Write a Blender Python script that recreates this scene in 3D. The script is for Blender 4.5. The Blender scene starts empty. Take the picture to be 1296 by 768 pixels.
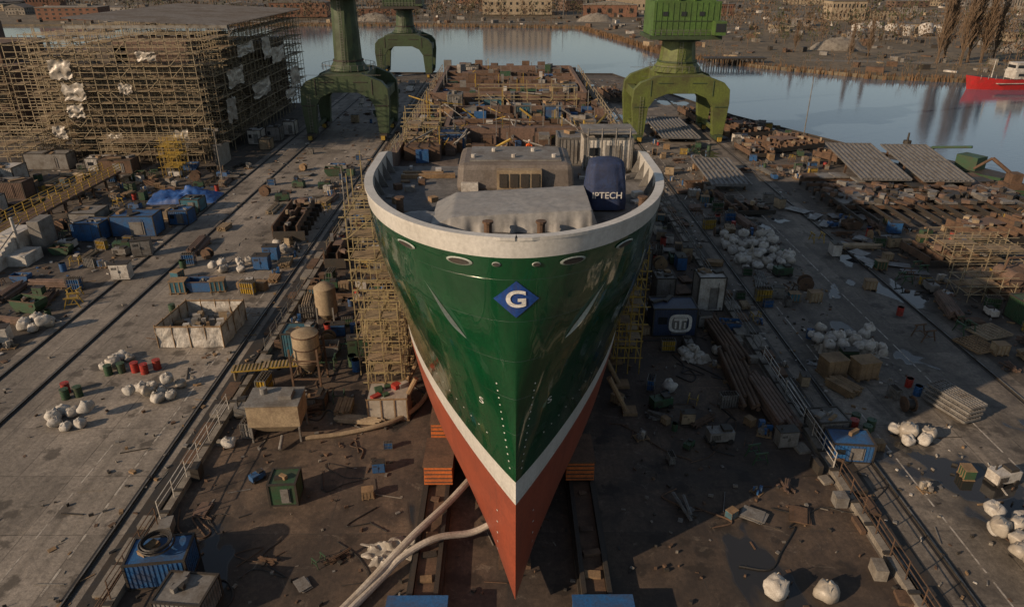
import bpy, bmesh, math, random
from mathutils import Vector, Matrix, noise
R=random.Random(7)
sc=bpy.context.scene
col=sc.collection
# ------------------------------------------------------------------ mesh builder
class MB:
    def __init__(s): s.v=[];s.f=[];s.m=[]
    def add(s,vs,fs,m=0):
        o=len(s.v); s.v+=[tuple(v) for v in vs]; s.f+=[tuple(i+o for i in f) for f in fs]; s.m+=[m]*len(fs)
    def box(s,cx,cy,z0,w,d,h,m=0,rz=0,tx=1,ty=1):
        c,sn=math.cos(rz),math.sin(rz); vs=[]
        for z,kx,ky in ((z0,1,1),(z0+h,tx,ty)):
            for ax,ay in ((-1,-1),(1,-1),(1,1),(-1,1)):
                x=ax*w/2*kx;y=ay*d/2*ky
                vs.append((cx+x*c-y*sn,cy+x*sn+y*c,z))
        s.add(vs,[(3,2,1,0),(4,5,6,7),(0,1,5,4),(1,2,6,5),(2,3,7,6),(3,0,4,7)],m)
    def tube(s,p,q,r,r2=None,n=6,m=0,cap=True):
        p=Vector(p);q=Vector(q);r2=r if r2 is None else r2
        d=q-p
        if d.length<1e-6: return
        d.normalize(); a=Vector((0,0,1)) if abs(d.z)<.9 else Vector((1,0,0))
        u=d.cross(a).normalized();w=d.cross(u)
        vs=[]
        for c,rr in ((p,r),(q,r2)):
            for i in range(n):
                t=2*math.pi*(i+.5)/n; vs.append(c+u*math.cos(t)*rr+w*math.sin(t)*rr)
        fs=[(i,(i+1)%n,n+(i+1)%n,n+i) for i in range(n)]
        if cap and n>2: fs+=[tuple(range(n-1,-1,-1)),tuple(range(n,2*n))]
        s.add(vs,fs,m)
    def path(s,pts,r,n=8,m=0):
        pts=[Vector(p) for p in pts]; vs=[];k=len(pts)
        for j,p in enumerate(pts):
            d=(pts[min(j+1,k-1)]-pts[max(j-1,0)]).normalized()
            a=Vector((0,0,1)) if abs(d.z)<.95 else Vector((1,0,0))
            u=d.cross(a).normalized();w=d.cross(u)
            for i in range(n):
                t=2*math.pi*i/n; vs.append(p+u*math.cos(t)*r+w*math.sin(t)*r)
        fs=[(j*n+i,j*n+(i+1)%n,(j+1)*n+(i+1)%n,(j+1)*n+i) for j in range(k-1) for i in range(n)]
        fs+=[tuple(range(n)),tuple(range((k-1)*n,k*n))]
        s.add(vs,fs,m)
    def prism(s,pts,axis,a0,a1,m=0):
        n=len(pts);vs=[]
        for a in (a0,a1):
            for p,q in pts:
                vs.append((p,a,q) if axis=='y' else ((a,p,q) if axis=='x' else (p,q,a)))
        s.add(vs,[tuple(range(n)),tuple(range(2*n-1,n-1,-1))]+[(i,n+i,n+(i+1)%n,(i+1)%n) for i in range(n)],m)
    def grid(s,fn,nu,nv,m=0,wrap=False):
        vs=[fn(i/nu,j/nv) for j in range(nv+1) for i in range(nu+1)]
        fs=[(j*(nu+1)+i,j*(nu+1)+i+1,(j+1)*(nu+1)+i+1,(j+1)*(nu+1)+i) for j in range(nv) for i in range(nu)]
        s.add(vs,fs,m)
    def mesh(s,name,mats,smooth=False,recalc=True,ang=35):
        me=bpy.data.meshes.new(name); me.from_pydata(s.v,[],s.f)
        for m in mats: me.materials.append(m)
        me.polygons.foreach_set('material_index',s.m)
        if recalc:
            b=bmesh.new();b.from_mesh(me);bmesh.ops.recalc_face_normals(b,faces=b.faces);b.to_mesh(me);b.free()
        if smooth:
            me.polygons.foreach_set('use_smooth',[True]*len(me.polygons))
            me.set_sharp_from_angle(angle=math.radians(ang))
        me.update(); return me
    def obj(s,name,mats,loc=(0,0,0),rz=0,parent=None,smooth=False,bevel=0,recalc=True,ang=35):
        o=bpy.data.objects.new(name,s.mesh(name,mats,smooth,recalc,ang)); col.objects.link(o)
        o.location=loc;o.rotation_euler[2]=rz
        if parent: o.parent=parent
        if bevel:
            b=o.modifiers.new('bevel','BEVEL');b.width=bevel;b.segments=2;b.limit_method='ANGLE'
        return o
def empty(name,loc=(0,0,0),rz=0):
    e=bpy.data.objects.new(name,None);col.objects.link(e);e.location=loc;e.rotation_euler[2]=rz;e.empty_display_size=.5;return e
def fbm(x,y,z=0): return noise.fractal(Vector((x,y,z)),1.0,2.0,4)
# ------------------------------------------------------------------ materials
def nt(name):
    m=bpy.data.materials.new(name);m.use_nodes=True;t=m.node_tree
    return m,t,t.nodes,t.links,t.nodes['Principled BSDF']
def mixc(t,f,a,b,mode='MIX'):
    n=t.nodes.new('ShaderNodeMix');n.data_type='RGBA';n.blend_type=mode
    for i,v in ((0,f),(6,a),(7,b)):
        if isinstance(v,bpy.types.NodeSocket): t.links.new(v,n.inputs[i])
        elif i==0: n.inputs[0].default_value=v
        else: n.inputs[i].default_value=(v[0],v[1],v[2],1)
    return n.outputs[2]
def nz(t,vec,scale,detail=6,rough=.55,dist=0):
    n=t.nodes.new('ShaderNodeTexNoise');n.inputs['Scale'].default_value=scale;n.inputs['Detail'].default_value=detail
    n.inputs['Roughness'].default_value=rough;n.inputs['Distortion'].default_value=dist
    t.links.new(vec,n.inputs['Vector']);return n.outputs['Fac']
def mr(t,v,a,b,c=0,d=1):
    n=t.nodes.new('ShaderNodeMapRange');t.links.new(v,n.inputs[0])
    for i,x in enumerate((a,b,c,d)): n.inputs[i+1].default_value=x
    return n.outputs[0]
def mp(t,vec,scale=(1,1,1),rot=(0,0,0),loc=(0,0,0)):
    n=t.nodes.new('ShaderNodeMapping');t.links.new(vec,n.inputs[0]);n.inputs['Scale'].default_value=scale
    n.inputs['Rotation'].default_value=rot;n.inputs['Location'].default_value=loc;return n.outputs[0]
def mth(t,op,a,b=0.0):
    n=t.nodes.new('ShaderNodeMath');n.operation=op
    for i,v in ((0,a),(1,b)):
        if isinstance(v,bpy.types.NodeSocket): t.links.new(v,n.inputs[i])
        else: n.inputs[i].default_value=v
    return n.outputs[0]
def coords(t,rand=True):
    tc=t.nodes.new('ShaderNodeTexCoord').outputs['Object']
    if not rand: return tc
    oi=t.nodes.new('ShaderNodeObjectInfo');a=t.nodes.new('ShaderNodeVectorMath');a.operation='ADD'
    m=mth(t,'MULTIPLY',oi.outputs['Random'],60.0);t.links.new(tc,a.inputs[0]);t.links.new(m,a.inputs[1]);return a.outputs[0]
def M(name,c,rough=.7,metal=0,dirt=(.05,.035,.022),amt=.5,scale=.8,bump=.25,lo=.42,hi=.66,streak=.5,fsc=9):
    m,t,N,L,P=nt(name);v=coords(t)
    a=mr(t,nz(t,v,scale,8,.65),lo,hi,0,amt)
    s=mr(t,nz(t,mp(t,v,(3,3,.25)),1.6,5,.6),.5,.8,0,streak)
    f=mth(t,'MAXIMUM',a,s)
    fine=nz(t,v,scale*fsc,6,.7)
    base=mixc(t,1.0,c,mixc(t,mr(t,fine,.3,.75),(.58,.58,.58),(1.2,1.2,1.2)),'MULTIPLY')
    L.new(mixc(t,f,base,dirt),P.inputs['Base Color'])
    L.new(mr(t,f,0,1,rough,min(1,rough+.3)),P.inputs['Roughness']);P.inputs['Metallic'].default_value=metal
    b=N.new('ShaderNodeBump');b.inputs['Strength'].default_value=bump;b.inputs['Distance'].default_value=.04
    L.new(fine,b.inputs['Height']);L.new(b.outputs[0],P.inputs['Normal'])
    return m
def ground_mat(name,c1,c2,stain,joint=None,jc=(.03,.026,.022),streak=.5,puddle=.0,stainlo=.45,stainhi=.62,dust=.45):
    m,t,N,L,P=nt(name);v=coords(t,False)
    big=nz(t,v,.06,6,.65,.8);mid=nz(t,v,.3,9,.72,.5);fine=nz(t,v,3.2,8,.7);gr=nz(t,v,14,4,.7)
    base=mixc(t,mr(t,big,.4,.6),c1,c2)
    base=mixc(t,1.0,base,mixc(t,mr(t,fine,.3,.72),(.55,.55,.55),(1.3,1.3,1.3)),'MULTIPLY')
    base=mixc(t,1.0,base,mixc(t,mr(t,gr,.35,.7),(.75,.75,.75),(1.15,1.15,1.15)),'MULTIPLY')
    if joint:
        br=N.new('ShaderNodeTexBrick');L.new(mp(t,v,(1,1,1)),br.inputs['Vector']);br.inputs['Scale'].default_value=1
        br.inputs['Brick Width'].default_value=joint[0];br.inputs['Row Height'].default_value=joint[1];br.inputs['Mortar Size'].default_value=.05
        br.inputs['Mortar Smooth'].default_value=.4;br.offset=0
        br.inputs['Color1'].default_value=(.72,.72,.72,1);br.inputs['Color2'].default_value=(1.12,1.12,1.12,1);br.inputs['Mortar'].default_value=(1,1,1,1)
        base=mixc(t,1.0,base,br.outputs['Color'],'MULTIPLY')
        jf=mth(t,'MULTIPLY',br.outputs['Fac'],mr(t,nz(t,v,.5,3),.35,.6,.15,.8))
        base=mixc(t,jf,base,jc)
    base=mixc(t,mr(t,mid,stainlo,stainhi,0,.85),base,stain)
    vo=N.new('ShaderNodeTexVoronoi');L.new(v,vo.inputs['Vector']);vo.inputs['Scale'].default_value=.35;vo.inputs['Randomness'].default_value=1
    oil=mth(t,'ADD',vo.outputs['Distance'],mth(t,'MULTIPLY',mth(t,'SUBTRACT',nz(t,v,1.3,5,.6),.5),.9))
    base=mixc(t,mr(t,oil,.16,.3,.75,0),base,(stain[0]*.5,stain[1]*.5,stain[2]*.5))
    st=nz(t,mp(t,v,(1.1,.03,1)),1.0,5,.6)
    base=mixc(t,mr(t,st,.47,.7,0,streak),base,(stain[0]*.7,stain[1]*.7,stain[2]*.7))
    d=nz(t,mp(t,v,(1,1,1),(0,0,0),(37,11,0)),.55,9,.78,1.2)
    base=mixc(t,mr(t,d,.58,.72,0,dust),base,(.32,.27,.21))
    rough=mr(t,mid,.3,.7,.95,.7)
    if puddle:
        pn=nz(t,mp(t,v,(1,.6,1),(0,0,.4),(5,3,0)),.12,4,.5,.4)
        pf=mr(t,pn,1-puddle,1-puddle+.015)
        base=mixc(t,mr(t,pn,1-puddle-.04,1-puddle,0,.5),base,(.03,.027,.024))
        base=mixc(t,pf,base,(.025,.025,.025))
        rough=mixc(t,pf,rough,(.04,.04,.04))
    L.new(base,P.inputs['Base Color']);L.new(rough,P.inputs['Roughness'])
    b=N.new('ShaderNodeBump');b.inputs['Strength'].default_value=.45;b.inputs['Distance'].default_value=.06
    if puddle: L.new(mth(t,'MULTIPLY',fine,mth(t,'SUBTRACT',1.0,pf)),b.inputs['Height'])
    else: L.new(fine,b.inputs['Height'])
    L.new(b.outputs[0],P.inputs['Normal'])
    return m
steel=M('galv_steel',(.24,.235,.22),.5,.6,amt=.7)
dark=M('dark_steel',(.045,.042,.038),.6,.3,amt=.6)
rust=M('rusty_steel',(.13,.078,.048),.85,.1,(.035,.024,.018),amt=.75)
rust2=M('primer_brown',(.15,.095,.07),.8,0,(.05,.04,.03),amt=.7)
blue=M('blue_paint',(.02,.1,.26),.5,amt=.6)
blue2=M('teal_paint',(.03,.13,.18),.5,amt=.6)
navy=M('navy_fabric',(.012,.028,.085),.8,amt=.2,bump=.5)
green=M('dark_green_paint',(.025,.075,.035),.55,amt=.6)
olive=M('crane_olive_paint',(.105,.135,.03),.5,0,(.04,.035,.015),amt=.75,scale=.3,streak=.7)
craned=M('crane_dark_green_paint',(.04,.068,.027),.55,0,(.018,.02,.012),amt=.65,scale=.35,streak=.6)
craneu=M('crane_upper_green_paint',(.07,.14,.03),.5,0,(.03,.04,.015),amt=.6,scale=.3,streak=.7)
white=M('white_paint',(.52,.5,.46),.5,amt=.65,dirt=(.13,.1,.075))
grey=M('grey_paint',(.19,.185,.175),.6,amt=.65)
tan=M('tan_paint',(.32,.25,.16),.6,amt=.65,dirt=(.1,.065,.04))
yellow=M('yellow_paint',(.38,.25,.03),.55,amt=.6)
ygal=M('scaffold_tube',(.36,.29,.15),.5,.2,amt=.6)
sgal=M('scaffold_tube_weathered',(.34,.28,.18),.55,.2,amt=.55)
orange=M('orange_paint',(.55,.14,.03),.55,amt=.5)
red=M('red_paint',(.35,.03,.02),.5,amt=.5)
wood=M('timber',(.26,.17,.09),.85,amt=.6,bump=.5)
plank=M('scaffold_plank',(.27,.2,.12),.85,amt=.65,bump=.5)
bagm=M('bulk_bag_fabric',(.5,.48,.44),.85,amt=.6,dirt=(.17,.145,.12),scale=2.0,bump=.9,streak=.3)
film=M('plastic_sheeting',(.38,.35,.3),.35,amt=.6,dirt=(.16,.13,.1),scale=1.0,bump=.6,streak=.5,fsc=4)
cover=M('grey_deck_cover',(.25,.25,.245),.5,amt=.35,dirt=(.15,.14,.13),scale=.7,bump=.3,streak=.3,fsc=4)
bluetarp=M('blue_tarpaulin',(.02,.09,.3),.45,amt=.3,bump=.6,fsc=4)
black=M('black_rubber',(.015,.015,.015),.6,amt=.3)
glass=M('window_glass',(.02,.025,.03),.1,0,amt=.1)
hose=M('hose_white',(.45,.41,.35),.6,amt=.6,dirt=(.2,.15,.1))
conc=M('concrete',(.22,.2,.17),.9,amt=.7,dirt=(.06,.05,.042))
hiviz=M('orange_workwear',(.75,.13,.02),.8,amt=.1)
skin=M('skin',(.45,.25,.17),.6,amt=.0)
m,t,N,L,P=nt('river_water');v=coords(t,False)
P.inputs['Base Color'].default_value=(.07,.105,.15,1);P.inputs['Roughness'].default_value=.05;P.inputs['IOR'].default_value=1.45
b=N.new('ShaderNodeBump');b.inputs['Strength'].default_value=.18;b.inputs['Distance'].default_value=.12
L.new(nz(t,mp(t,v,(.5,1.2,1)),.9,5,.6),b.inputs['Height']);L.new(b.outputs[0],P.inputs['Normal']);water=m
def hull_mat(name,c,c2,rough=.22,scr=.25,coat=0,dist=.08):
    m,t,N,L,P=nt(name);v=coords(t,False)
    sx=N.new('ShaderNodeSeparateXYZ');L.new(v,sx.inputs[0]);cx=N.new('ShaderNodeCombineXYZ');L.new(sx.outputs[1],cx.inputs[0]);L.new(sx.outputs[2],cx.inputs[1])
    br=N.new('ShaderNodeTexBrick');L.new(cx.outputs[0],br.inputs['Vector']);br.inputs['Scale'].default_value=1;br.inputs['Brick Width'].default_value=4.5
    br.inputs['Row Height'].default_value=2.1;br.inputs['Mortar Size'].default_value=.012;br.inputs['Mortar Smooth'].default_value=.6
    a=nz(t,v,.35,6,.6);s=nz(t,mp(t,v,(2.2,2.2,.16)),1.2,8,.7);f=nz(t,v,5,6,.7)
    base=mixc(t,mr(t,a,.35,.7),c,c2)
    base=mixc(t,mr(t,s,.5,.78,0,scr),base,(c2[0]*.5+.04,c2[1]*.5+.035,c2[2]*.5+.025))
    base=mixc(t,1.0,base,mixc(t,mr(t,f,.3,.7),(.8,.8,.8),(1.12,1.12,1.12)),'MULTIPLY')
    base=mixc(t,mth(t,'MULTIPLY',br.outputs['Fac'],.35),base,(.02,.02,.02))
    L.new(base,P.inputs['Base Color']);L.new(mr(t,a,.3,.7,rough,rough+.08),P.inputs['Roughness'])
    P.inputs['Coat Weight'].default_value=coat;P.inputs['Coat Roughness'].default_value=.03;P.inputs['Coat IOR'].default_value=1.7
    h=mth(t,'ADD',mth(t,'MULTIPLY',br.outputs['Fac'],-.25),mth(t,'MULTIPLY',nz(t,mp(t,v,(1,1,.3)),.7,2,.4),1.3))
    b=N.new('ShaderNodeBump');b.inputs['Strength'].default_value=.4;b.inputs['Distance'].default_value=dist
    L.new(h,b.inputs['Height']);L.new(b.outputs[0],P.inputs['Normal']);L.new(b.outputs[0],P.inputs['Coat Normal']);return m
hgreen=hull_mat('hull_green_paint',(.004,.055,.019),(.003,.036,.013),.1,.18,.8,.11)
hred=hull_mat('hull_antifouling_red',(.25,.058,.03),(.17,.042,.024),.38,.45)
hwhite=hull_mat('hull_white_paint',(.5,.495,.47),(.4,.39,.36),.35,.3)
deckm=ground_mat('deck_grey_paint',(.12,.12,.12),(.17,.165,.16),(.07,.065,.06),streak=.3,dust=.2)
deckb=ground_mat('deck_primer_brown',(.1,.08,.065),(.16,.125,.1),(.05,.037,.03),joint=(3,3),streak=.3)
# ------------------------------------------------------------------ ground sheets
g_yard=ground_mat('yard_asphalt_mat',(.085,.072,.058),(.15,.125,.1),(.04,.033,.027),joint=(6,6),puddle=.38)
g_dock=ground_mat('dock_floor_mat',(.065,.048,.037),(.14,.098,.068),(.03,.022,.017),joint=(12,9),puddle=.37,streak=.4)
g_left=ground_mat('concrete_apron_mat',(.19,.168,.142),(.3,.265,.225),(.085,.073,.06),joint=(4,6),streak=.45,stainlo=.5,stainhi=.72)
g_right=ground_mat('concrete_apron_worn_mat',(.14,.122,.102),(.23,.2,.165),(.055,.047,.039),joint=(4,6),puddle=.41,streak=.45,stainlo=.47,stainhi=.66)
g_far=ground_mat('far_bank_mat',(.1,.08,.05),(.18,.14,.09),(.055,.047,.027),streak=.1)
yard=[(-500,-120),(210,-120),(140,20),(86,115),(56,178),(36,252),(-50,256),(-54,198),(-500,200)]
b=MB();b.prism(yard,'z',-6,0,0);b.obj('yard_ground',[g_yard])
far=[(-2500,470),(-200,492),(-60,490),(45,470),(62,380),(68,335),(97,285),(131,255),(170,244),(260,215),(500,120),(2500,-200),(4000,4000),(-4000,4000)]
def onfar(x,y):
    c=False;n=len(far)
    for i in range(n):
        x1,y1=far[i];x2,y2=far[(i+1)%n]
        if (y1>y)!=(y2>y) and x<(x2-x1)*(y-y1)/(y2-y1)+x1: c=not c
    return c
b=MB();b.prism(far,'z',-6,-1.0,0);b.obj('far_bank_ground',[g_far])
b=MB();b.add([(-4000,-1500,-2.2),(4000,-1500,-2.2),(4000,4000,-2.2),(-4000,4000,-2.2)],[(0,1,2,3)]);b.obj('river_water',[water],recalc=False)
def sheet(name,x0,x1,y0,y1,z,mat):
    b=MB();b.add([(x0,y0,z),(x1,y0,z),(x1,y1,z),(x0,y1,z)],[(0,1,2,3)]);return b.obj(name,[mat],recalc=False)
sheet('dock_floor_ground',-23,23.6,-100,240,.004,g_dock)
sheet('concrete_apron_pavement',-47.5,-23,-100,235,.008,g_left)
sheet('concrete_apron_pavement',23.6,46,-100,200,.008,g_right)
pm=M('worn_road_paint',(.45,.42,.37),.8,amt=.95,lo=.42,hi=.6,scale=1.5,dirt=(.14,.12,.1))
b=MB()
y=5
while y<120:
    b.box(-27.9,y,.012,.16,2.2,.003,0);y+=3
y=5
while y<140: b.box(-31.0,y,.012,.1,4.6,.003,0);y+=5.5
for x in(38.2,29.6):
    y=5
    while y<140: b.box(x,y,.012,.12,5.3,.003,0);y+=6
b.obj('painted_marking',[pm])
b=MB()
for x in (-26.2,27.6,-41.6,44.5,-46.2):
    b.box(x-.22,60,.013,.18,360,.012,1);b.box(x+.22,60,.013,.18,360,.012,1)
    b.box(x,60,.012,.16,360,.11,0);b.box(x,60,.122,.09,360,.05,2)
b.obj('crane_rail',[dark,black,steel])
def dockedge(xc,s):
    b=MB()
    b.box(xc,70,0,.5,320,.45,0)
    b.box(xc+s*1.3,70,.012,1.5,320,.02,1)
    y=-60
    while y<225:
        b.box(xc,y,.45,.7,.25,.12,1)
        if R.random()<.5: b.box(xc+s*.9,y+2,.04,1.0,R.uniform(1,2.6),R.uniform(.2,.5),R.choice([0,1,2,2]))
        if R.random()<.7: b.tube((xc+s*.5,y,.3),(xc+s*.5,y+R.uniform(3,8),.3),.09,n=6,m=R.choice([1,2]))
        if R.random()<.8:
            x_=xc-s*R.uniform(.5,1.3);yy=y+R.uniform(0,3);b.box(x_,yy,.013,R.uniform(.3,1),R.uniform(.3,1.6),R.uniform(.2,1.1),R.choice([0,1,2,3]),R.uniform(-.2,.2))
        y+=R.uniform(2.2,3.6)
    b.obj('dock_edge_kerb',[conc,dark,rust,grey])
dockedge(-23.3,-1);dockedge(24.0,1)
def railing(name,pts,h=1.35,mat=steel,step=1.9,r=.04,n=3):
    b=MB()
    for (p,q) in zip(pts[:-1],pts[1:]):
        p=Vector(p);q=Vector(q);k=max(1,int((q-p).length/step))
        for i in range(k+1):
            a=p.lerp(q,i/k)
            if R.random()<.94: b.tube(a,a+Vector((R.uniform(-.08,.08),0,h)),r,n=4)
        for j in range(n):
            z=h*(j+1)/n
            for i in range(k):
                if R.random()<.93:b.tube(p.lerp(q,i/k)+Vector((0,0,z+R.uniform(-.03,.03))),p.lerp(q,(i+1)/k)+Vector((0,0,z+R.uniform(-.03,.03))),r*.85,n=4)
    return b.obj(name,[mat])
railing('dock_edge_railing',[(-23.3,37,.45),(-23.3,50,.45)],1.5,white)
railing('dock_edge_railing',[(-23.3,20,.45),(-23.3,36.5,.45)],1.4,rust)
railing('dock_edge_railing',[(-23.3,60,.45),(-23.3,74,.45)],1.4,steel)
railing('dock_edge_railing',[(24,20,.45),(24,41,.45)],1.4,rust)
railing('dock_edge_railing',[(24,42,.45),(24,58,.45)],1.4,white)
railing('dock_edge_railing',[(24,59,.45),(24,140,.45)],1.4,steel)
railing('dock_edge_railing',[(-23.3,86,.45),(-23.3,150,.45)],1.4,sgal)
# ------------------------------------------------------------------ the ship
HT=[1.0,2.5,4,7,10,13,16,19,21.8,23]
TB=[6.0,7.6,8.3,8.6,8.6,8.6,8.6,8.6,8.6,8.6]
TL=[27,26,25,24,22.5,20,17,14.2,12.4,12]
TP=[1.25,1.27,1.33,1.43,1.5,1.6,1.72,1.85,1.95,2]
TQ=[1,1,1,1,1.05,1.2,1.4,1.7,1.93,2]
TY=[29.6,29.4,29.35,29.4,29.4,29.45,29.5,29.65,29.75,29.8]
CX=.4
def tab(T,h):
    h=min(max(h,HT[0]),HT[-1])
    for i in range(len(HT)-1):
        if h<=HT[i+1]:
            k=(h-HT[i])/(HT[i+1]-HT[i]);return T[i]*(1-k)+T[i+1]*k
def hb(a,h):
    Lh=tab(TL,h);B=tab(TB,h)
    if a<=0:return 0
    if a>=Lh:return B
    return B*(1-(1-a/Lh)**tab(TP,h))**(1/tab(TQ,h))
def ha(bb,h):
    B=tab(TB,h);return tab(TL,h)*(1-(1-min(.9999,bb/B)**tab(TQ,h))**(1/tab(TP,h)))
def hs(x,h,off=0.0):
    """point on the hull plating at offset x from centreline and height h"""
    def P(x,h): return Vector((CX+x,tab(TY,h)+ha(abs(x),h),h))
    p=P(x,h)
    if off:
        e=.05;sx=1 if x>=0 else -1
        x1=x+sx*e
        dx=(P(x1,h)-p);dz=P(x,h+e)-p
        n=dx.cross(dz)
        n.normalize()
        if n.y>0:n=-n
        p=p+n*off
    return p
heights=[1.0,1.4,1.9,2.5,3.2,4,5,6,7.0,8.15,8.9,9.65,10.3,11,12,13,14,15,16,17,18,19,20,20.9,21.6,22.05,22.5,23]
NA=84;LEN=62
def atop(a):
    if a<16:return 23.0
    if a<20:return 23.0-(a-16)/4*1.1
    return 21.9
ship=empty('ship',(0,0,0))
b=MB();vid={}
for i in range(NA+1):
    a=LEN*(i/NA)**2
    for j,h in enumerate(heights):
        hh=min(h,atop(a)) if h>21 else h
        bb=hb(a,h)
        if h>21 and a>16: bb=tab(TB,h)
        stern=max(0,(a-48)/14);hk=h
        if hk<8: hk=hk+(8-hk)*.8*stern**2
        hh=hk if h<=21 else hh
        for s in (-1,1):
            if i==0 and s==1: vid[(i,j,1)]=vid[(i,j,-1)];continue
            vid[(i,j,s)]=len(b.v);b.v.append((CX+s*bb,tab(TY,h)+a,hh))
for i in range(NA):
    for j in range(len(heights)-1):
        h=heights[j];mi=0 if h<8.1 else 1 if h<9.6 else 2 if h<22.0 else (3)
        if mi==3 and LEN*(i/NA)**2>17: mi=2
        for s in (-1,1):
            q=[vid[(i,j,s)],vid[(i+1,j,s)],vid[(i+1,j+1,s)],vid[(i,j+1,s)]]
            if s==1:q.reverse()
            q2=[]
            for x in q:
                if x not in q2:q2.append(x)
            b.f.append(tuple(q2));b.m.append(mi)
n=len(heights)
b.f.append(tuple([vid[(NA,j,-1)] for j in range(n)]+[vid[(NA,j,1)] for j in range(n-1,-1,-1)]));b.m.append(2)
for i in range(NA):
    q=[vid[(i,0,-1)],vid[(i,0,1)],vid[(i+1,0,1)],vid[(i+1,0,-1)]];q2=[]
    for x in q:
        if x not in q2:q2.append(x)
    b.f.append(tuple(q2));b.m.append(0)
b.obj('hull',[hred,hwhite,hgreen,hwhite],parent=ship,smooth=True,recalc=False,ang=28)
TH=.42
def inner(a,h):
    Bi=8.6-TH;Li=12-TH;a=a-TH
    if a<=0:return 0
    if a>=Li:return Bi
    return Bi*math.sqrt(max(0,1-(1-a/Li)**2))
b=MB()
prev=None
for i in range(NA+1):
    a=LEN*(i/NA)**2;top=atop(a)
    ob=hb(a,23) if a<16 else 8.6
    ai=TH+ (LEN-TH)*(i/NA)**2
    ib=inner(ai,23)
    cur={}
    dz=21.75 if ai<18 else 21.0
    for s in(-1,1):
        cur[s]=[(CX+s*(ob+.06),29.8+a-(.06 if i<3 else 0),top-.12),(CX+s*(ob+.06),29.8+a-(.06 if i<3 else 0),top+.03),(CX+s*ib,29.8+ai,top+.03),(CX+s*ib,29.8+ai,dz)]
    if prev:
        for s in(-1,1):
            for k in range(3):
                mi=0 if a<18.5 else 1
                b.add([prev[s][k],cur[s][k],cur[s][k+1],prev[s][k+1]],[(0,1,2,3)],mi)
        b.add([prev[-1][3],cur[-1][3],cur[1][3],prev[1][3]],[(0,1,2,3)],2 if a<19 else 3)
    prev=cur
b.obj('bulwark_and_deck',[hwhite,rust2,deckm,deckb],parent=ship,recalc=False)
b=MB()
for a in [1.6,2.2,3,4,5.2,6.4,7.8,9.2,10.8,12.4,14,15.6]:
    for s in(-1,1):
        ib=inner(a,23);x=CX+s*ib
        if a<6: dxn=s*-.45;dyn=.35
        else: dxn=s*-.55;dyn=0
        b.add([(x,29.8+a,22.9),(x,29.8+a,21.76),(x+dxn,29.8+a+dyn,21.76),(x,29.8+a+.06,22.9),(x,29.8+a+.06,21.76),(x+dxn,29.8+a+dyn+.06,21.76)],[(0,1,2),(3,5,4),(0,2,5,3)],0)
b.obj('bulwark_stays',[grey],parent=ship)
b=MB()
def dia(u,v):
    x=(u-.5)*2;y=(v-.5)*2
    X=(x-y)/2*1.05*1.0;Z=(x+y)/2*.92
    return hs(X,20.05+Z,.04)
b.grid(dia,16,16)
b.obj('emblem_diamond',[M('emblem_blue',(.012,.055,.24),.35,amt=.1)],parent=ship,recalc=False)
def text_mesh(txt,size,bold=0.0):
    c=bpy.data.curves.new('t','FONT');c.body=txt;c.size=size;c.align_x='CENTER';c.align_y='CENTER';c.offset=bold
    o=bpy.data.objects.new('t',c);col.objects.link(o);dg=bpy.context.evaluated_depsgraph_get();me=o.evaluated_get(dg).to_mesh()
    vs=[tuple(v.co) for v in me.vertices];fs=[tuple(p.vertices) for p in me.polygons]
    bpy.data.objects.remove(o);return vs,fs
decal=M('decal_white',(.62,.61,.58),.5,amt=.2)
vs,fs=text_mesh('G',1.35,.035)
b=MB();b.add([hs(v[0],20.05+v[1]*.85,.09) for v in vs],fs);b.obj('emblem_letter',[decal],parent=ship,recalc=False)
b=MB()
def dot(x,h,w=.03,hh=.04,m=0):
    b.add([hs(x-w,h-hh,.03),hs(x+w,h-hh,.03),hs(x+w,h+hh,.03),hs(x-w,h+hh,.03)],[(0,1,2,3)],m)
h=10.3
while h<15.5:
    for s in(-1,1): dot(s*(.22+.13*(h-9.8)),h)
    h+=.42
for s in(-1,1):
    for k in range(8): dot(s*(1.5+.45*k),11.4+k*.05)
    for k in range(5): dot(s*1.0,2.4+k*.9)
vs,fs=text_mesh('S',.6,.0)
for s in(-1,1): b.add([hs(s*1.75+v[0],13.6+v[1],.03) for v in vs],fs)
b.obj('draft_marks',[decal],parent=ship,recalc=False)
pkm=M('pocket_highlight_fairlead_rim_paint',(.3,.33,.3),.35,amt=.35,dirt=(.08,.13,.09))  # bright highlight on pocket faces put into the colour; plain pale on fairlead rims
for s in(-1,1):
    b=MB()
    def pk(u,v,s=s):
        x=4.5-2.1*u;h=20.0-2.6*u
        w=.42*max(0,math.sin(math.pi*min(1,max(0,u))**1.6))**.9
        k=(v-.5)*2
        return hs(s*(x+k*w*.8),h+k*w*.9,.03+.22*(1-abs(k))*max(0,math.sin(math.pi*u**1.6)))
    b.grid(pk,20,4,0)
    b.obj('anchor_pocket',[pkm],parent=ship,recalc=False,smooth=True)
def oval(x,h,w,hh):
    b=MB();ns=20
    ring=[];ins=[]
    for i in range(ns):
        t=2*math.pi*i/ns
        ring.append(hs(x+w*math.cos(t),h+hh*math.sin(t),.05));ins.append(hs(x+w*.8*math.cos(t),h+hh*.72*math.sin(t),.09))
    vs=ring+ins
    b.add(vs,[(i,(i+1)%ns,ns+(i+1)%ns,ns+i) for i in range(ns)],0)
    b.add(ins,[tuple(range(ns))],1)
    b.obj('fairlead',[pkm,dark],parent=ship,recalc=False)
for x in(-2.6,2.6): oval(x,21.7,.62,.2)
for x in(-.9,.9): oval(x,21.75,.2,.12)
for x in(-5.3,5.3): oval(x,21.7,.5,.17)
DZ=21.76
b=MB()
b.box(CX+.1,43.1,DZ,7.0,4.8,1.75,0,tx=.96,ty=.94)
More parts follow.
